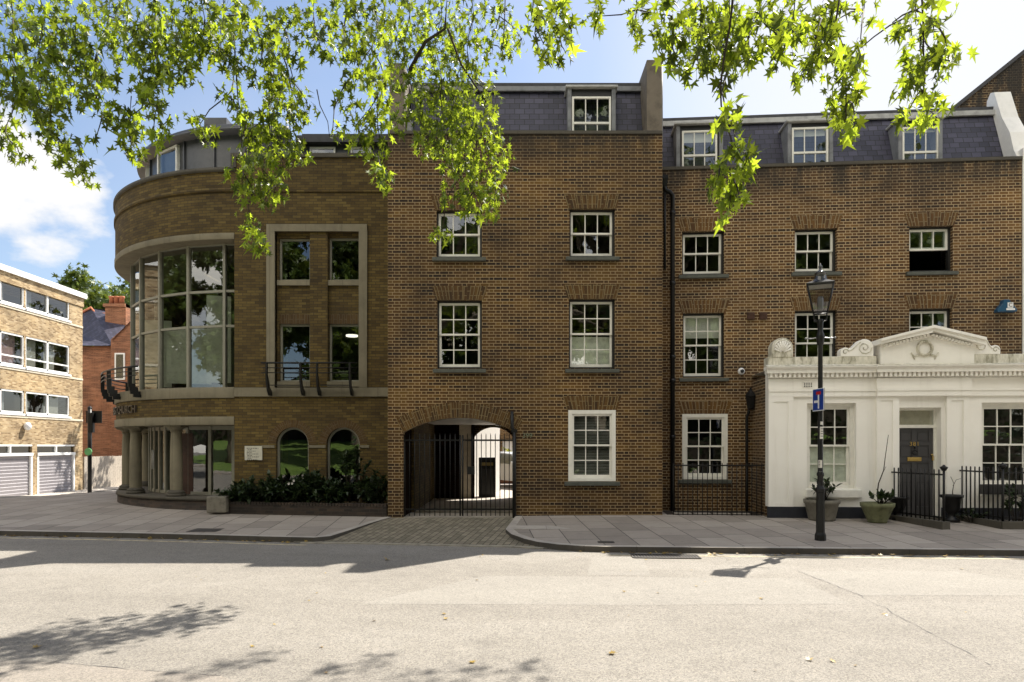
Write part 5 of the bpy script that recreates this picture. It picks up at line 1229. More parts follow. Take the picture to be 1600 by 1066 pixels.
# ================================================================== LEAVES AND PLANTS
LEAF = [(0, 0), (.30, -.14), (.16, .12), (.62, .16), (.27, .36), (.56, .66), (.15, .55), (.0, 1.05), (-.15, .55), (-.56, .66), (-.27, .36), (-.62, .16), (-.16, .12), (-.30, -.14)]
OVAL = [(0, 0), (.2, .25), (.22, .55), (0, 1), (-.22, .55), (-.2, .25)]
class LB:
    """leaf collector with a tint per leaf"""
    def __init__(s): s.v = []; s.f = []; s.t = []
    def leaf(s, p, d, n, size, shape=LEAF, tint=.5, fold=.25, droop=.2, wid=1.0):
        d = d.normalized(); r = d.cross(n); 
        if r.length < 1e-4: r = d.cross(Vector((1, 0.3, 0)))
        r.normalize(); nn = r.cross(d).normalized(); b = len(s.v)
        ctr = p + d * size * .42
        s.v.append(tuple(ctr))
        for x, y in shape: s.v.append(tuple(p + r * (x * size * wid) + d * (y * size) + nn * (abs(x) * fold - y * y * droop) * size))
        k = len(shape)
        for i in range(k): s.f.append((b, b + 1 + i, b + 1 + (i + 1) % k)); s.t.append(tint)
    def build(s, name, mat, parent=None):
        me = bpy.data.meshes.new(name); me.from_pydata(s.v, [], s.f); me.materials.append(mat)
        at = me.attributes.new('tint', 'FLOAT', 'FACE'); at.data.foreach_set('value', s.t)
        o = bpy.data.objects.new(name, me); COL.objects.link(o)
        if parent: o.parent = parent
        return o
def rv(): 
    while True:
        v = Vector((random.uniform(-1, 1), random.uniform(-1, 1), random.uniform(-1, 1)))
        if .05 < v.length < 1: return v

def shrub(loc, stems, h, spread, label, leafsize=.09, n=24, mat='leaf_shrub', shape=OVAL, cat='shrub', group=None, lean=.5, name='shrub', base=.35):
    o = empty(name, loc); tag(o, label, cat, group); st = MB(); lb = LB()
    for k in range(stems):
        a = random.uniform(0, 6.28); rr = random.random() ** .6; tip = Vector((math.cos(a) * spread[0] * rr, math.sin(a) * spread[1] * rr, h * random.uniform(.55, 1.0) * (1 - .35 * rr)))
        b0 = Vector((math.cos(a) * spread[0] * .18, math.sin(a) * spread[1] * .18, 0)); mid = b0.lerp(tip, .5) + Vector((0, 0, h * .12)); P = [b0, mid, tip]
        st.tube(P, .011, 5, .004)
        for j in range(n):
            f = random.uniform(base, 1.03); q = P[0].lerp(P[1], f * 2) if f < .5 else P[1].lerp(P[2], (f - .5) * 2)
            d = rv(); d.z += lean * .6; d += (tip - b0).normalized() * .4; lb.leaf(q + rv() * .02, d, Vector((0, 0, 1)) + rv() * .5, leafsize * random.uniform(.6, 1.25), shape, random.random() * .85, .2, .35)
    st.build('stems', M['twig'], o); lb.build('leaves', M[mat], o); return o
# planting of the bed under the church windows
bed = empty('planting_bed', (0, 0, 0)); bp = [(X(358, 16.55), 16.55), (X(430, 16.3), 16.3), (X(604, 15.82), 15.82)]
bed.location = (bp[0][0], bp[0][1], .25); tag(bed, 'low dark brick planting bed wall along the church front', 'planter')
m = MB(); O = Vector((bp[0][0], bp[0][1], 0))
for (ax, ay), (bx, by) in zip(bp[:-1], bp[1:]):
    A, B = Vector((ax, ay, 0)) - O, Vector((bx, by, 0)) - O; d = (B - A).normalized(); nn = Vector((-d.y, d.x, 0)); L_ = (B - A).length; m.obox((A + B) / 2 + nn * .11, d, nn, L_ / 2, .11, -.1, .19)
    n = int(L_ / .078)
    for i in range(n): p = A.lerp(B, (i + .5) / n) + nn * .11; m.obox(p, d, nn, .033, .118, .19, .262 + random.uniform(-.004, .004))
m.build('wall', M['brick_dark'], bed)
m = MB(); m.prism([(bp[0][0] - O.x, bp[0][1] - O.y + .2), (bp[1][0] - O.x, bp[1][1] - O.y + .2), (bp[2][0] - O.x, bp[2][1] - O.y + .2), (bp[2][0] - O.x, 17.05 - O.y), (bp[0][0] - O.x, 17.05 - O.y)], 'z', 0, .16); m.build('soil', M['soil'], bed)
specs = [(372, 16.75, .55, 'low dark shrub at the left end of the planting bed, by the entrance'), (398, 16.65, .72, 'dark rounded shrub below the pale notice board'), (425, 16.65, .82, 'dark shrub left of the first arched church window'), (456, 16.5, .78, 'dark shrub with pale flowers under the first arched window'),
         (490, 16.45, .95, 'dark leafy shrub between the two arched church windows'), (522, 16.4, .72, 'low dark shrub under the second arched window'), (552, 16.4, 1.75, 'tall lighter green shrub in front of the second arched window'), (585, 16.25, .85, 'dark shrub in the bed against the archway pier')]
for px, Y, h, lab in specs:
    tall = h > 1.5
    shrub((X(px, Y), Y, .40), 22 if not tall else 12, h, (.60, .46) if not tall else (.5, .3), lab, (.15 if not tall else .17), (46 if not tall else 22), group='shrubs in the bed along the church', base=.15 if not tall else .5)
m = MB(); 
for k in range(3):
    c = (X(452 + k * 4 + random.uniform(-2, 2), 16.2), 16.2 + random.uniform(-.05, .08), 1.0 + random.uniform(-.1, .08))
    for a in range(5): t = a * 1.256; m.poly([c, (c[0] + .03 * math.cos(t), c[1] - .012, c[2] + .03 * math.sin(t)), (c[0] + .03 * math.cos(t + .9), c[1] - .012, c[2] + .03 * math.sin(t + .9))])
fl_ = m.build('flowers', M['paper'], [o for o in bpy.data.objects if o.get('label') == specs[3][3]][0], recalc=False)
fl_.matrix_parent_inverse = Matrix.Translation(-Vector((X(456, 16.5), 16.5, .40)))
sb = MB(); sb.box(-.24, .24, -.2, .2, 0, .40); o = sb.build('stone_block', M['concrete'], bevel=.03); o.location = (X(343, 16.6), 16.6, .25); top(o, 'weathered stone block at the end of the planting bed', 'stone block')
shrub((X(1284, Ypl1), Ypl1, .64), 15, .58, (.36, .3), 'bushy dark green shrub growing in the concrete planter', .10, 16, group=None, base=.45)
shrub((X(1378, Ypl2), Ypl2, .62), 12, .22, (.26, .2), 'low spiky leaves around the bare stem in mossy planter', .16, 5, cat='plant', name='plant', lean=2)
m = MB(); sx = X(1373, Ypl2); P = [(sx, Ypl2, .6), (sx - .03, Ypl2, .84), (sx + .0, Ypl2, 1.06), (sx + .11, Ypl2, 1.34), (sx + .14, Ypl2, 1.6), (sx + .21, Ypl2, 2.1)]; m.tube(P, .017, 7, .006); m.tube([(sx + .02, Ypl2, .62), (sx + .12, Ypl2 - .05, .82)], .01, 6, .004); m.tube([(sx + .1, Ypl2, 1.3), (sx + .16, Ypl2, 1.42)], .006, 5, .003)
top(m.build('dead_sapling', M['twig']), 'tall crooked bare stem rising from the mossy planter', 'plant')
shrub((X(1590, 14.4), 14.4, .26), 12, .95, (.5, .4), 'red and green leafy bush behind the garden railing', .11, 22, group=None)
shrub((X(1520, 14.5), 14.5, .25), 8, .3, (.4, .3), 'low ground plants just inside the right railing', .09, 14)
shrub((.35, 29.6, 1.2), 12, .95, (.75, .3), 'bright yellow green shrub above the red yard wall', .12, 40, mat='leaf_yellow', base=.1)

# ---------------- far and background trees
def make_tree(name, loc, h, crown_r, crown_h, label, n=2600, leaf=.34, trunk=.28, group=None, mat='leaf_far', base=.38, cat='tree', seed=1):
    rnd = random.getstate(); random.seed(seed)
    o = empty(name, loc); tag(o, label, cat, group); b = MB(); lb = LB(); ch_ = h * base
    b.tube([(0, 0, -.3), (.1, .05, ch_ * .5), (.0, .1, ch_), (.15, .1, h * .8)], trunk, 10, trunk * .25)
    cl = []
    for k in range(34):
        v = rv().normalized() * random.uniform(.35, 1.0); c = Vector((v.x * crown_r, v.y * crown_r, h - crown_h / 2 + v.z * crown_h / 2)); cl.append((c, random.uniform(.16, .34) * crown_r))
        s0 = Vector((0.05, .08, max(ch_ * .75, c.z - crown_r * .9))); b.tube([s0, s0.lerp(c, .5) + Vector((0, 0, .1 * crown_r)), c], trunk * .24, 6, .02)
    for k in range(n):
        c, r_ = random.choice(cl); p = c + rv() * r_ * random.uniform(.5, 1.15); d = rv(); d.z -= .5
        lb.leaf(p, d, rv(), leaf * random.uniform(.6, 1.3), LEAF, min(.9, max(0, random.gauss(.45, .25))), .2, .1)
    b.build('trunk', M['bark'], o); lb.build('crown', M[mat], o); random.setstate(rnd); return o
make_tree('garden_tree', (X(138, 60), 60, -.6), 18.2, 6.0, 9.5, 'spreading green tree above the roofs behind the red house', 5200, .55, .45, seed=5)
make_tree('street_tree', (-18.0, 43.0, -.6), 11.5, 3.4, 6.0, 'green street tree hidden behind the church, dappling the garages', 1500, .34, .2, seed=9)
# plane trees of the park opposite, behind the camera; the windows mirror them
t0 = make_tree('plane_tree', (-7.5, -11, .2), 19, 6.4, 15.0, 'tall plane tree of the park opposite, mirrored in the church windows', 9000, .62, .48, 'park plane trees', base=.2, seed=21)
def copy_tree(src, loc, rz, sc, label):
    c = src.copy(); COL.objects.link(c); c.location = loc; c.rotation_euler = (0, 0, rz); c.scale = (sc, sc, sc); c['label'] = label
    for k in kids(src):
        d = k.copy(); COL.objects.link(d); d.parent = c
    return c
hd = empty('hedge', (0, -33, 2.3)); tag(hd, 'tall dark hedge along the far side of the park lawn', 'hedge'); st = random.getstate(); random.seed(3); lb = LB()
for k in range(13000): lb.leaf(Vector((random.uniform(-120, 90), random.uniform(-1.2, 1.2), random.uniform(0, 1) ** .8 * (5.2 + 1.2 * math.sin(random.random() * 6)))), rv(), rv(), random.uniform(.4, .8), OVAL, random.random() * .7, .2, .2, 1.6)
lb.build('leaves', M['leaf_shrub'], hd); m = MB(); m.box(-120, 90, -.7, .7, -.4, 4.2); m.build('stems', M['twig'], hd)
hd = empty('hedge', (22, -7.2, .1)); tag(hd, 'clipped green hedge along the park path opposite the brick houses', 'hedge'); lb = LB()
for k in range(9000):
    u = random.random(); top_ = 2.1 + .15 * math.sin(u * 90); side = random.random()
    p = Vector((-25 + 50 * u, .55, random.random() * top_)) if side < .7 else Vector((-25 + 50 * u, random.uniform(-.5, .55), top_))
    lb.leaf(p + rv() * .1, rv(), rv(), random.uniform(.10, .2), OVAL, random.random() * .7, .2, .2, 1.5)
lb.build('leaves', M['leaf_shrub'], hd); m = MB(); m.box(-25, 25, -.5, .45, -.2, 2.0); m.build('stems', M['twig'], hd); random.setstate(st)
for x, y, r_, s_, lab in ((5.5, -9.5, 1.3, 1.3, 'tall plane tree of the park, mirrored in the middle house windows'), (17.5, -12, 2.4, 1.08, 'tall plane tree of the park, mirrored in the white front windows'), (-20, -12.5, 4, 1.1, 'tall plane tree of the park, mirrored in the round corner glazing'),
                          (-33, -11, 5.1, .95, 'plane tree of the park at the far left of the lawn'), (31, -10, .4, 1.0, 'plane tree of the park at the far right of the lawn'), (-1, -24, 3.3, 1.2, 'big plane tree standing deeper in the park'), (-29, 10.5, 2.2, .8, 'street plane tree far down the road, mirrored at the edge of the round glazing'), (-40, 13.5, .9, .9, 'street plane tree farther down the road on the church side'), (-38, -1.5, 3.9, .95, 'street plane tree on the park side down the road'), (-52, 6, 1.9, 1.1, 'street plane tree at the far end of the road'), (-14, -27, 2.0, 1.15, 'plane tree deeper in the park beyond the lawn'), (13, -26, 5.5, 1.15, 'plane tree deeper in the park to the right'), (-48, -42, .7, 1.3, 'tall plane tree far across the park, first from the left'), (-32, -40, 2.7, 1.3, 'tall plane tree far across the park, second from the left'), (-17, -43, 4.7, 1.35, 'tall plane tree far across the park, third from the left'), (-3, -40, 1.7, 1.3, 'tall plane tree far across the park, behind the lawn centre'), (11, -43, 3.7, 1.35, 'tall plane tree far across the park, right of the lawn centre'), (26, -40, 5.7, 1.3, 'tall plane tree far across the park, second from the right'), (42, -42, .2, 1.35, 'tall plane tree far across the park, first from the right')):
    copy_tree(t0, (x, y, .2), r_, s_, lab)

# ---------------- overhanging plane tree: trunk beside the camera, boughs over the road, hanging twigs
pt_ = empty('plane_tree', (-5.2, -5.0, .1)); tag(pt_, 'plane tree whose leafy branches hang down across the top of the view', 'tree')
PO = Vector((-5.2, -5.0, .1))
BL = []   # (px, py, radius px, leaves, depth)
def blobs(Y, s):
    for it in s.split():
        a = [float(q) for q in it.split(',')]; BL.append((a[0], a[1], a[2], a[3], a[4] if len(a) > 4 else Y))
blobs(8.4, '20,30,40,34 70,25,45,40 120,35,45,40 170,25,45,40 220,35,45,40 270,25,45,44 320,30,40,40 15,85,30,22 60,80,40,36 110,85,45,40 150,85,35,26 195,70,35,26 240,70,40,36 285,65,40,36 20,120,25,18 60,125,40,30 105,115,35,24 150,115,22,16 165,115,18,9 150,150,20,13 250,105,35,26 290,105,25,16 235,130,28,22 25,150,28,18 60,150,30,23 80,165,35,27 110,155,25,13 160,180,15,8 185,190,15,8 200,185,22,13 245,165,25,16 230,150,20,12 10,195,20,11 15,220,20,13 30,240,18,11 75,200,28,20 90,215,28,20 100,240,20,13 125,255,18,11 130,280,14,9 205,205,25,14 240,200,25,15 205,235,20,13 312,195,20,11 318,218,13,6 150,215,12,3')
blobs(8.6, '350,25,40,38 400,35,40,38 445,45,35,28 490,25,35,30 540,25,35,30 590,30,40,38 310,70,30,22 345,75,25,18 370,95,25,15 410,70,30,23 420,110,30,22 385,110,20,9 365,125,18,7 450,90,25,16 500,70,25,16 540,70,30,20 580,75,35,30 600,120,30,24 560,110,25,14 430,145,28,20 460,130,20,9 450,175,30,22 480,160,20,7 420,190,30,22 395,200,22,11 370,170,18,8 355,150,16,7 590,150,30,24 540,130,18,7 530,150,15,6 385,230,28,18 420,225,30,22 455,215,25,16 470,235,15,8 560,190,28,16 590,195,28,22 560,215,20,9 520,200,12,4 380,270,30,22 410,265,22,13 430,290,22,14 440,250,22,13 395,300,24,14 415,310,16,8 390,345,18,11 400,375,18,13 405,388,10,4 590,240,22,14 595,270,16,11 600,284,11,6')
blobs(10.3, '640,25,40,46 690,25,40,46 740,25,40,42 780,25,30,24 630,75,40,46 680,75,40,46 730,80,40,42 770,70,25,10 640,120,35,38 690,125,45,52 740,125,40,42 785,80,20,6 800,75,20,9 815,60,15,5 650,170,25,20 690,170,45,52 735,170,40,42 770,160,20,8 620,190,14,8 670,210,25,20 700,205,40,42 745,200,40,42 700,240,35,38 745,240,40,46 780,225,22,14 665,230,18,12 720,275,30,28 760,270,35,36 790,255,16,9 740,300,28,26 775,298,24,18 730,322,20,12 755,328,18,11 695,315,13,6 690,363,16,10 772,326,12,5')
blobs(7.0, '840,20,22,9 870,20,22,13 885,30,18,9 875,60,18,8 860,70,12,4 840,70,14,5 880,75,13,5 855,80,10,3 852,92,8,2 890,65,8,2 930,20,18,9 940,25,10,3 995,15,20,11 990,45,12,4 1000,55,8,3')
blobs(6.3, '1050,25,35,20 1095,25,35,22 1140,30,35,22 1185,25,30,16 1050,55,25,13 1090,65,30,18 1130,70,32,20 1170,55,30,16 1055,88,20,10 1090,93,20,10 1140,95,24,11 1170,88,18,9 1135,115,12,4 1240,25,35,20 1280,25,30,16 1310,30,20,8 1210,50,18,6 1230,60,30,14 1275,55,30,14 1300,70,20,8 1220,78,18,7 1265,95,22,8 1255,120,14,6 1310,95,20,8 1345,60,18,5 1350,15,18,5')
blobs(6.0, '1320,110,22,9 1315,140,22,11 1325,155,20,9 1320,180,14,7 1338,188,10,4 1325,208,9,3 1430,15,25,10 1460,30,22,7 1440,50,20,7 1440,90,24,11 1465,90,18,8 1485,95,12,4 1425,110,20,8 1440,140,24,11 1420,172,14,5 1450,172,18,7 1463,183,12,4 1395,35,10,2')
blobs(5.6, '1135,175,13,5 1145,190,11,3 1150,225,15,6 1165,240,11,4 1125,260,17,7 1145,275,24,15 1160,265,14,6 1115,290,13,4 1140,303,17,8 1155,310,9,3 1140,328,7,2')
blobs(10.5, '985,-32,20,12 1020,-26,16,9 1055,-34,20,13 1120,-30,18,12 1150,-24,16,9 1200,-38,22,15 1235,-30,18,11 1290,-40,20,12')
random.seed(77)
lb = LB(); tw = MB(); nodes = []
for (px, py, r_, nl, Y) in BL:
    Yj = Y + random.uniform(-.5, .5); nodes.append((px, py, r_, nl, Y, Vector((X(px, Yj), Yj, Z(py, Yj)))))
for i, (px, py, r_, nl, Y, P) in enumerate(nodes):
    best = None
    for j, q in enumerate(nodes):
        if q[4] != Y and abs(q[4] - Y) > .8: continue
        if q[1] < py - 8:
            dist = math.hypot((q[0] - px) * 1.5, q[1] - py)
            if best is None or dist < best[0]: best = (dist, q)
    if best and best[0] < 150: tgt = best[1][5]
    else: tgt = Vector((P.x + random.uniform(-.2, .2), P.y - .2, P.z + .9))
    mid = P.lerp(tgt, .5) + rv() * .05; tw.tube([tgt, mid, P, P - Vector((random.uniform(-.04, .04), 0, r_ / F * Y * .7))], .009, 5, .0028)
    rad = r_ / F * Y
    for k in range(int(nl * 1.95)):
        v = rv(); p = P + Vector((v.x * rad * 1.0, v.y * max(.30, rad * 1.1), v.z * rad * .95))
        d = Vector((random.gauss(0, .42), random.gauss(0, .42), -1 + random.gauss(0, .45))); n = Vector((random.gauss(0, 1), random.gauss(0, 1), random.gauss(.15, .5)))
        tint = min(.9, max(.0, random.choice((random.gauss(.28, .16), random.gauss(.75, .13))))) if random.random() > .012 else .98
        sz = random.triangular(.06, .18, .10) * (1.0 if Y > 7.5 else 1.08)
        lb.leaf(p, d, n, sz, LEAF, tint, random.uniform(.05, .7), random.uniform(-.1, .6), random.uniform(.5, .95))
        if random.random() < .35: tw.tube([P.lerp(p, .4) + Vector((0, 0, .03)), p], .0022, 3, .0015, caps=False)
# visible twigs traced as their own runs
def run(pts, Y, r): tw.tube([(X(a, Y), Y, Z(b, Y)) for a, b in pts], r, 6, r * .5)
run([(1150, -30), (1145, 0), (1140, 45), (1133, 80), (1128, 115), (1126, 140), (1127, 165), (1133, 190), (1142, 215), (1146, 250)], 5.7, .011); run([(1126, 128), (1119, 142), (1113, 152)], 5.7, .005)
run([(1440, -20), (1443, 40), (1443, 80), (1446, 120), (1440, 165)], 6.0, .009); run([(1445, 5), (1420, 25), (1390, 40), (1365, 58), (1345, 75)], 6.0, .009); run([(1315, -20), (1305, 40), (1320, 80), (1322, 130), (1322, 185)], 6.0, .009)
run([(835, -20), (832, 20), (838, 45), (850, 70)], 7.0, .009); run([(790, -20), (788, 40), (786, 75)], 8, .008); run([(640, 110), (665, 65), (695, 45), (700, -20)], 10, .03); run([(700, 45), (720, 100), (760, 160)], 10, .02)
run([(440, 80), (450, 110), (455, 140), (470, 165)], 8.6, .01); run([(365, 50), (368, 100), (372, 160), (378, 180)], 8.6, .01); run([(385, 195), (378, 215), (377, 230)], 8.5, .008); run([(495, 140), (500, 165), (512, 190), (515, 215)], 8.6, .007)
run([(95, 125), (115, 140), (125, 150)], 8.4, .006); run([(205, 150), (203, 175)], 8.4, .006)
lv = lb.build('leaves', M['leaf'], pt_); twg = tw.build('twigs', M['twig'], pt_)
for o in (lv, twg): o.matrix_parent_inverse = Matrix.Translation(-PO)
m = MB(); m.tube([(0, 0, -.2), (.1, .1, 2.2), (.0, .3, 4.5), (.3, 1.2, 7.0)], .45, 14, .3); m.build('trunk', M['bark'], pt_)
m = MB(); f = Vector((.3, 1.2, 7.0))
for (px, py, Y) in ((60, -60, 8.4), (250, -70, 8.4), (420, -60, 8.6), (560, -60, 8.8), (700, -50, 10.3), (860, -60, 7.2), (1150, -60, 5.9), (1300, -60, 6.3), (1450, -60, 6.0)):
    e = Vector((X(px, Y), Y, Z(py, Y) + .2)) - PO; m.tube([f, f.lerp(e, .4) + Vector((0, 0, 1.4)), f.lerp(e, .75) + Vector((0, 0, .9)), e], .16, 8, .03)
m.build('bough', M['bark'], pt_)

# ================================================================== STREET LAMP AND SIGN
Yl = 12.54; lx = X(1282, Yl); lz = lambda py: Z(py, Yl) - .12
lp = empty('street_lamp', (lx, Yl, .12)); tag(lp, 'black Victorian style lamp post with four sided lantern on the pavement edge', 'lamp post')
m = MB(); rb = 7.6 * Yl / F
m.lathe([(rb * 1.08, 0), (rb * 1.08, lz(836)), (rb * .92, lz(833)), (rb * .85, lz(832)), (rb * .80, lz(780)), (rb * .80, lz(770)), (rb * .95, lz(769)), (rb * .95, lz(764)), (rb * .6, lz(759)), (rb * .52, lz(750))], (0, 0, 0), 8, sm=False, rot=R(22)); m.build('base', M['black'], lp)
m = MB(); m.lathe([(.055, lz(752)), (.05, lz(745)), (.064, lz(743)), (.064, lz(740)), (.047, lz(737)), (.039, lz(540)), (.06, lz(537)), (.065, lz(532)), (.075, lz(527)), (.065, lz(522)), (.044, lz(518)), (.05, lz(508)), (.06, lz(502)), (.04, lz(499))], (0, 0, 0), 16); m.build('column', M['black'], lp)
m = MB(); a = R(-14); ca, sa = math.cos(a), math.sin(a)
for s_ in (-1, 1):
    P = [(s_ * t, 0, lz(526) - .035 * math.sin(t / .28 * 2.6) * (1 if t else 0)) for t in (0.03, .08, .13, .18, .24)]; m.tube([(x * ca, x * sa, z) for x, _, z in P], .012, 8); m.lathe([(0, -.02), (.02, -.01), (.02, .01), (0, .02)], (s_ * .25 * ca, s_ * .25 * sa, P[-1][2]), 8)
m.build('ladder_bar', plain('bright_worn_iron', (.25, .25, .25), .3, .2, metal=.6), lp)
ROT = R(45 - 24); sq2 = math.sqrt(2); zl0, zl1, zl2 = lz(489), lz(447), lz(441); wb_, wt = .122, .226
m = MB()
for k in range(4):
    a = ROT + k * math.pi / 2; c0_ = Vector((math.cos(a) * wb_ * sq2 * .95, math.sin(a) * wb_ * sq2 * .95, zl0)); c1_ = Vector((math.cos(a) * wt * sq2 * .95, math.sin(a) * wt * sq2 * .95, zl1)); m.tube([c0_, c1_], .013, 6)
    b = a + math.pi / 2; d0 = Vector((math.cos(b) * wb_ * sq2 * .95, math.sin(b) * wb_ * sq2 * .95, zl0)); d1 = Vector((math.cos(b) * wt * sq2 * .95, math.sin(b) * wt * sq2 * .95, zl1)); m.tube([c0_, d0], .015, 6); m.tube([c1_, d1], .018, 6)
    arm = Vector((math.cos(a) * .12, math.sin(a) * .12, lz(493))); m.tube([(0, 0, lz(504)), (arm.x * 1.25, arm.y * 1.25, lz(500)), arm * 1.0 + Vector((math.cos(a) * .03, math.sin(a) * .03, .03)), c0_ * .98], .011, 6)
lan = m.build('lantern_frame', M['black'], lp)
gl = MB(); wh = MB()
for k in range(4):
    a = ROT + k * math.pi / 2; b = a + math.pi / 2; q = .93
    pts = [(math.cos(b) * wb_ * sq2 * q, math.sin(b) * wb_ * sq2 * q, zl0), (math.cos(a) * wb_ * sq2 * q, math.sin(a) * wb_ * sq2 * q, zl0), (math.cos(a) * wt * sq2 * q, math.sin(a) * wt * sq2 * q, zl1), (math.cos(b) * wt * sq2 * q, math.sin(b) * wt * sq2 * q, zl1)]
    gl.poly(pts[::-1])
    hi = [tuple(Vector(pts[0]).lerp(Vector(pts[3]), .72)), tuple(Vector(pts[1]).lerp(Vector(pts[2]), .72)), pts[2], pts[3]]; 
gl.build('lantern_pane', glass_mat('lantern_glass', 1.6, (.62, .62, .62), .02), lan, recalc=False)
m = MB(); m.lathe([(wt * sq2 * .9, zl1 - .01), (0, zl1 + .04)], (0, 0, 0), 4, sm=False, rot=ROT); m.build('reflector', M['white'], lan)
m = MB(); m.lathe([(.03, zl0 + .02), (.05, zl0 + .06), (.055, zl0 + .25), (.04, zl0 + .30), (.0, zl0 + .3)], (0, 0, 0), 10); m.build('bulb', M['signgrey'], lan)
m = MB(); m.lathe([(wt * sq2 * 1.03, zl1), (wt * sq2 * 1.05, zl1 + .025), (wt * sq2 * .55, lz(440)), (.13, lz(437))], (0, 0, 0), 4, sm=False, rot=ROT); m.lathe([(.12, lz(440)), (.105, lz(434)), (.095, lz(428)), (.11, lz(427.5)), (.05, lz(424)), (.025, lz(422)), (.03, lz(419)), (.038, lz(417)), (.02, lz(414)), (.012, lz(413)), (0, lz(411))], (0, 0, 0), 16); m.build('lantern_roof', plain('lantern_roof_iron', (.03, .03, .032), .22, .15, spec=.9), lan)
# road sign strapped to the post
ang = R(-88); sg = empty('road_sign', (lx - .065, Yl - .05, Z(625, Yl)), ang); tag(sg, 'blue road sign with white line and red bar on the lamp post', 'road sign')
m = MB(); w_, h_ = .21, .205
m.box(-w_, w_, .004, .02, -h_, h_); m.build('plate', M['signgrey'], sg, bevel=.004)
m = MB(); m.box(-w_, w_, .001, .0035, -h_, h_); m.build('border', M['signwhite'], sg)
m = MB(); m.box(-w_ + .014, w_ - .014, -.001, .0005, -h_ + .014, h_ - .014); m.build('blue_face', M['bluesign'], sg)
m = MB(); m.box(-.005, .045, -.004, -.0015, -.165, .09); m.box(-.145, -.006, -.004, -.0015, -.055, -.01); m.build('white_line', M['signwhite'], sg)
m = MB(); m.box(-.07, .11, -.004, -.0015, .092, .15); m.build('red_bar', M['redsign'], sg)
m = MB(); m.tube([(.0, .06, -.12), (.0, .06, -.10)], .05, 10); m.tube([(0, .06, .10), (0, .06, .12)], .05, 10); m.build('clamp', M['signgrey'], sg)
for k, (p0, p1, a0_, lab) in enumerate(((664, 659, 20, 'small pale sticker on lamp post just below the road sign'), (686, 667, 10, 'tall white paper notice on the lamp post'), (731, 719, -30, 'white sticker with dark print low on the lamp post'), (741, 737, -20, 'torn white sticker lowest on the lamp post'))):
    m = MB(); z0, z1 = Z(p0, Yl), Z(p1, Yl); r_ = .0475
    m.grid([[(r_ * math.sin(R(a0_ + t)), -r_ * math.cos(R(a0_ + t)), z) for t in range(-45, 46, 9)] for z in (z0, z1)], sm=True); o = m.build('sticker', M['paper']); o.location = (lx, Yl, 0); top(o, lab, 'sticker', 'stickers on the lamp post')
    if k in (1, 2):
        m = MB(); r2 = r_ + .0012
        for q in range(4):
            z = z0 + (z1 - z0) * (.2 + q * .2); m.grid([[(r2 * math.sin(R(a0_ + t)), -r2 * math.cos(R(a0_ + t)), zz_) for t in range(-30, 31 if k == 1 else 10, 10)] for zz_ in (z, z + .012)])
        m.build('print', M['ink'], o)
# ---------------- covers and drain
def cover(p, w, d, a, label, z=.1265):
    m = MB(); m.box(-w / 2, w / 2, -d / 2, d / 2, -.02, 0)
    m.box(-w / 2 + .015, w / 2 - .015, -d / 2 + .015, d / 2 - .015, 0, .002); o = m.build('manhole_cover', M['iron']); o.location = (p[0], p[1], pz(p[0], p[1]) + .002); o.rotation_euler = (R(1.9), 0, a); top(o, label, 'manhole cover'); return o
def pp(px, py, z=.15): Y = GY(py, z); return (X(px, Y), Y)
def slabcover(p, w, d, a, label):
    o = cover(p, w, d, a, label); o.data.materials[0] = M['kerbstone']; return o
slabcover(pp(853, 826), 1.32, .5, R(-1), 'long stone inspection cover in the corner of right pavement')
cover(pp(322, 826), .62, .46, R(-4), 'dark rectangular iron cover on the left pavement')
cover(pp(947, 844), .30, .2, R(-2), 'tiny iron cover beside the kerb of right pavement')
dg = empty('drain_grate', (gp(1040, 870.5)[0], 11.45, .004), R(-3.4)); tag(dg, 'iron drain grate in the road gutter', 'drain')
m = MB(); m.box(-.55, .55, -.2, -.17, 0, .012); m.box(-.55, .55, .17, .2, 0, .012)
for i in range(23): x = -.55 + i * .05; m.box(x - .012, x + .012, -.17, .17, 0, .011)
m.build('bars', M['iron'], dg); m = MB(); m.poly([(-.55, -.17, .001), (.55, -.17, .001), (.55, .17, .001), (-.55, .17, .001)]); m.build('pit', M['roofdark'], dg)
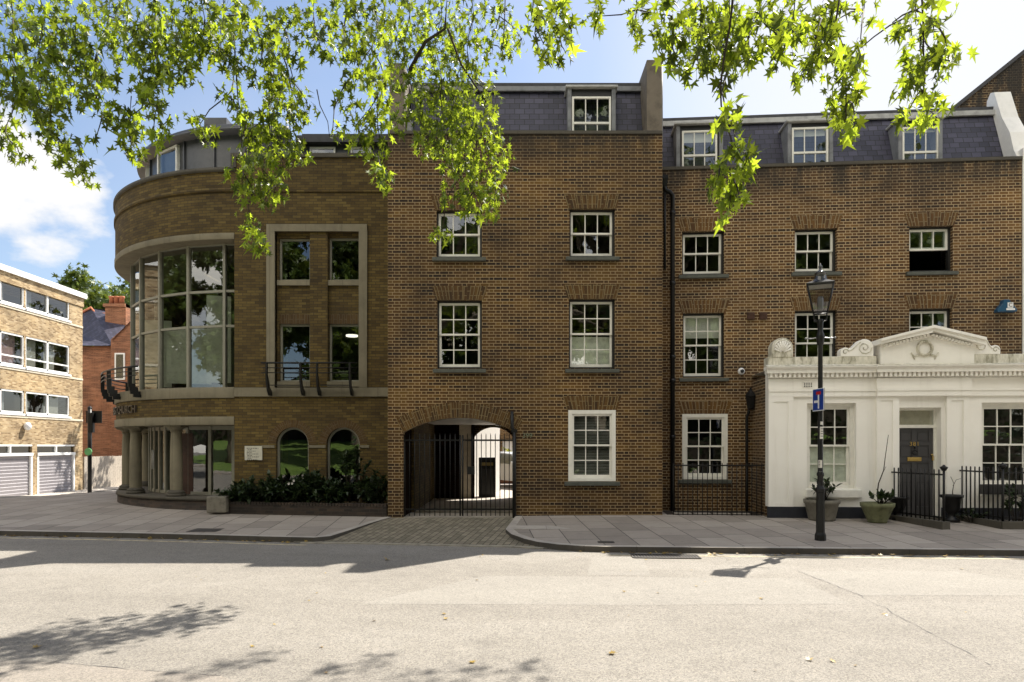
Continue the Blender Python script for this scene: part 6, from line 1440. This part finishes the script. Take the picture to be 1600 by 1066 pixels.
# ---------------- fallen leaves
random.seed(5)
def fallen(x, y, z, size, tint):
    lb = LB(); a = random.uniform(0, 6.28); d = Vector((math.cos(a), math.sin(a), random.uniform(-.05, .12))); lb.leaf(Vector((0, 0, .006)), d, Vector((random.gauss(0, .25), random.gauss(0, .25), 1)), size, LEAF, tint, random.uniform(.05, .4), random.uniform(-.1, .2))
    o = lb.build('fallen_leaf', M['leaf_fallen']); o.location = (x, y, z); return o
named = [(605, 875, .17, 'large curled orange leaf lying in the shaded road edge'), (952, 1022, .11, 'brown leaf alone on the sunlit road, nearest the camera'), (1192, 936, .09, 'yellow leaf on the sunlit road left of the long joint'), (1380, 960, .10, 'yellow brown leaf beside the long road joint'), (975, 926, .07, 'small dark leaf on the sunlit road below drain grate'), (696, 969, .08, 'yellow leaf alone in the middle of the sunlit road'), (52, 1014, .10, 'yellow leaf lying within the tree shadow on the road'), (740, 1037, .09, 'dark leaf at the end of the tree shadow on the road'),
         (1262, 1033, .09, 'leaf near the lower right of the sunlit road'), (1505, 890, .08, 'small brown leaf near the right edge of building shadow'), (1138, 875, .08, 'yellow leaf beside the lamp post shadow'), (1300, 1035, .08, 'thin brown leaf at the lower right end of the road joint')]
for px, py, s_, lab in named:
    x, y = gp(px, py); top(fallen(x, y, .004, s_ * .72, random.uniform(.3, .95)), lab, 'leaf', 'fallen leaves on the road')
for path, side in ((LK[2:8], -1), (RK[7:10], -1)):
    Q = off(path, .09, side)
    for (a, b) in zip(Q[:-1], Q[1:]):
        L_ = math.dist(a, b)
        for k in range(int(L_ * 8)):
            f = random.random(); x, y = a[0] + (b[0] - a[0]) * f, a[1] + (b[1] - a[1]) * f + random.gauss(0, .05) - .02
            if -11 < x < 9: top(fallen(x, y, random.uniform(.003, .02), random.uniform(.05, .10), random.random()), 'small dry leaf lying in the gutter along the kerb', 'leaf', 'dry leaves in the gutter')
for k in range(46):
    x, y = random.uniform(-8, 8), random.uniform(5.5, 12.0); top(fallen(x, y, .004, random.uniform(.02, .05), random.random()), 'tiny leaf scrap scattered on the open road', 'leaf', 'leaf scraps on the road')
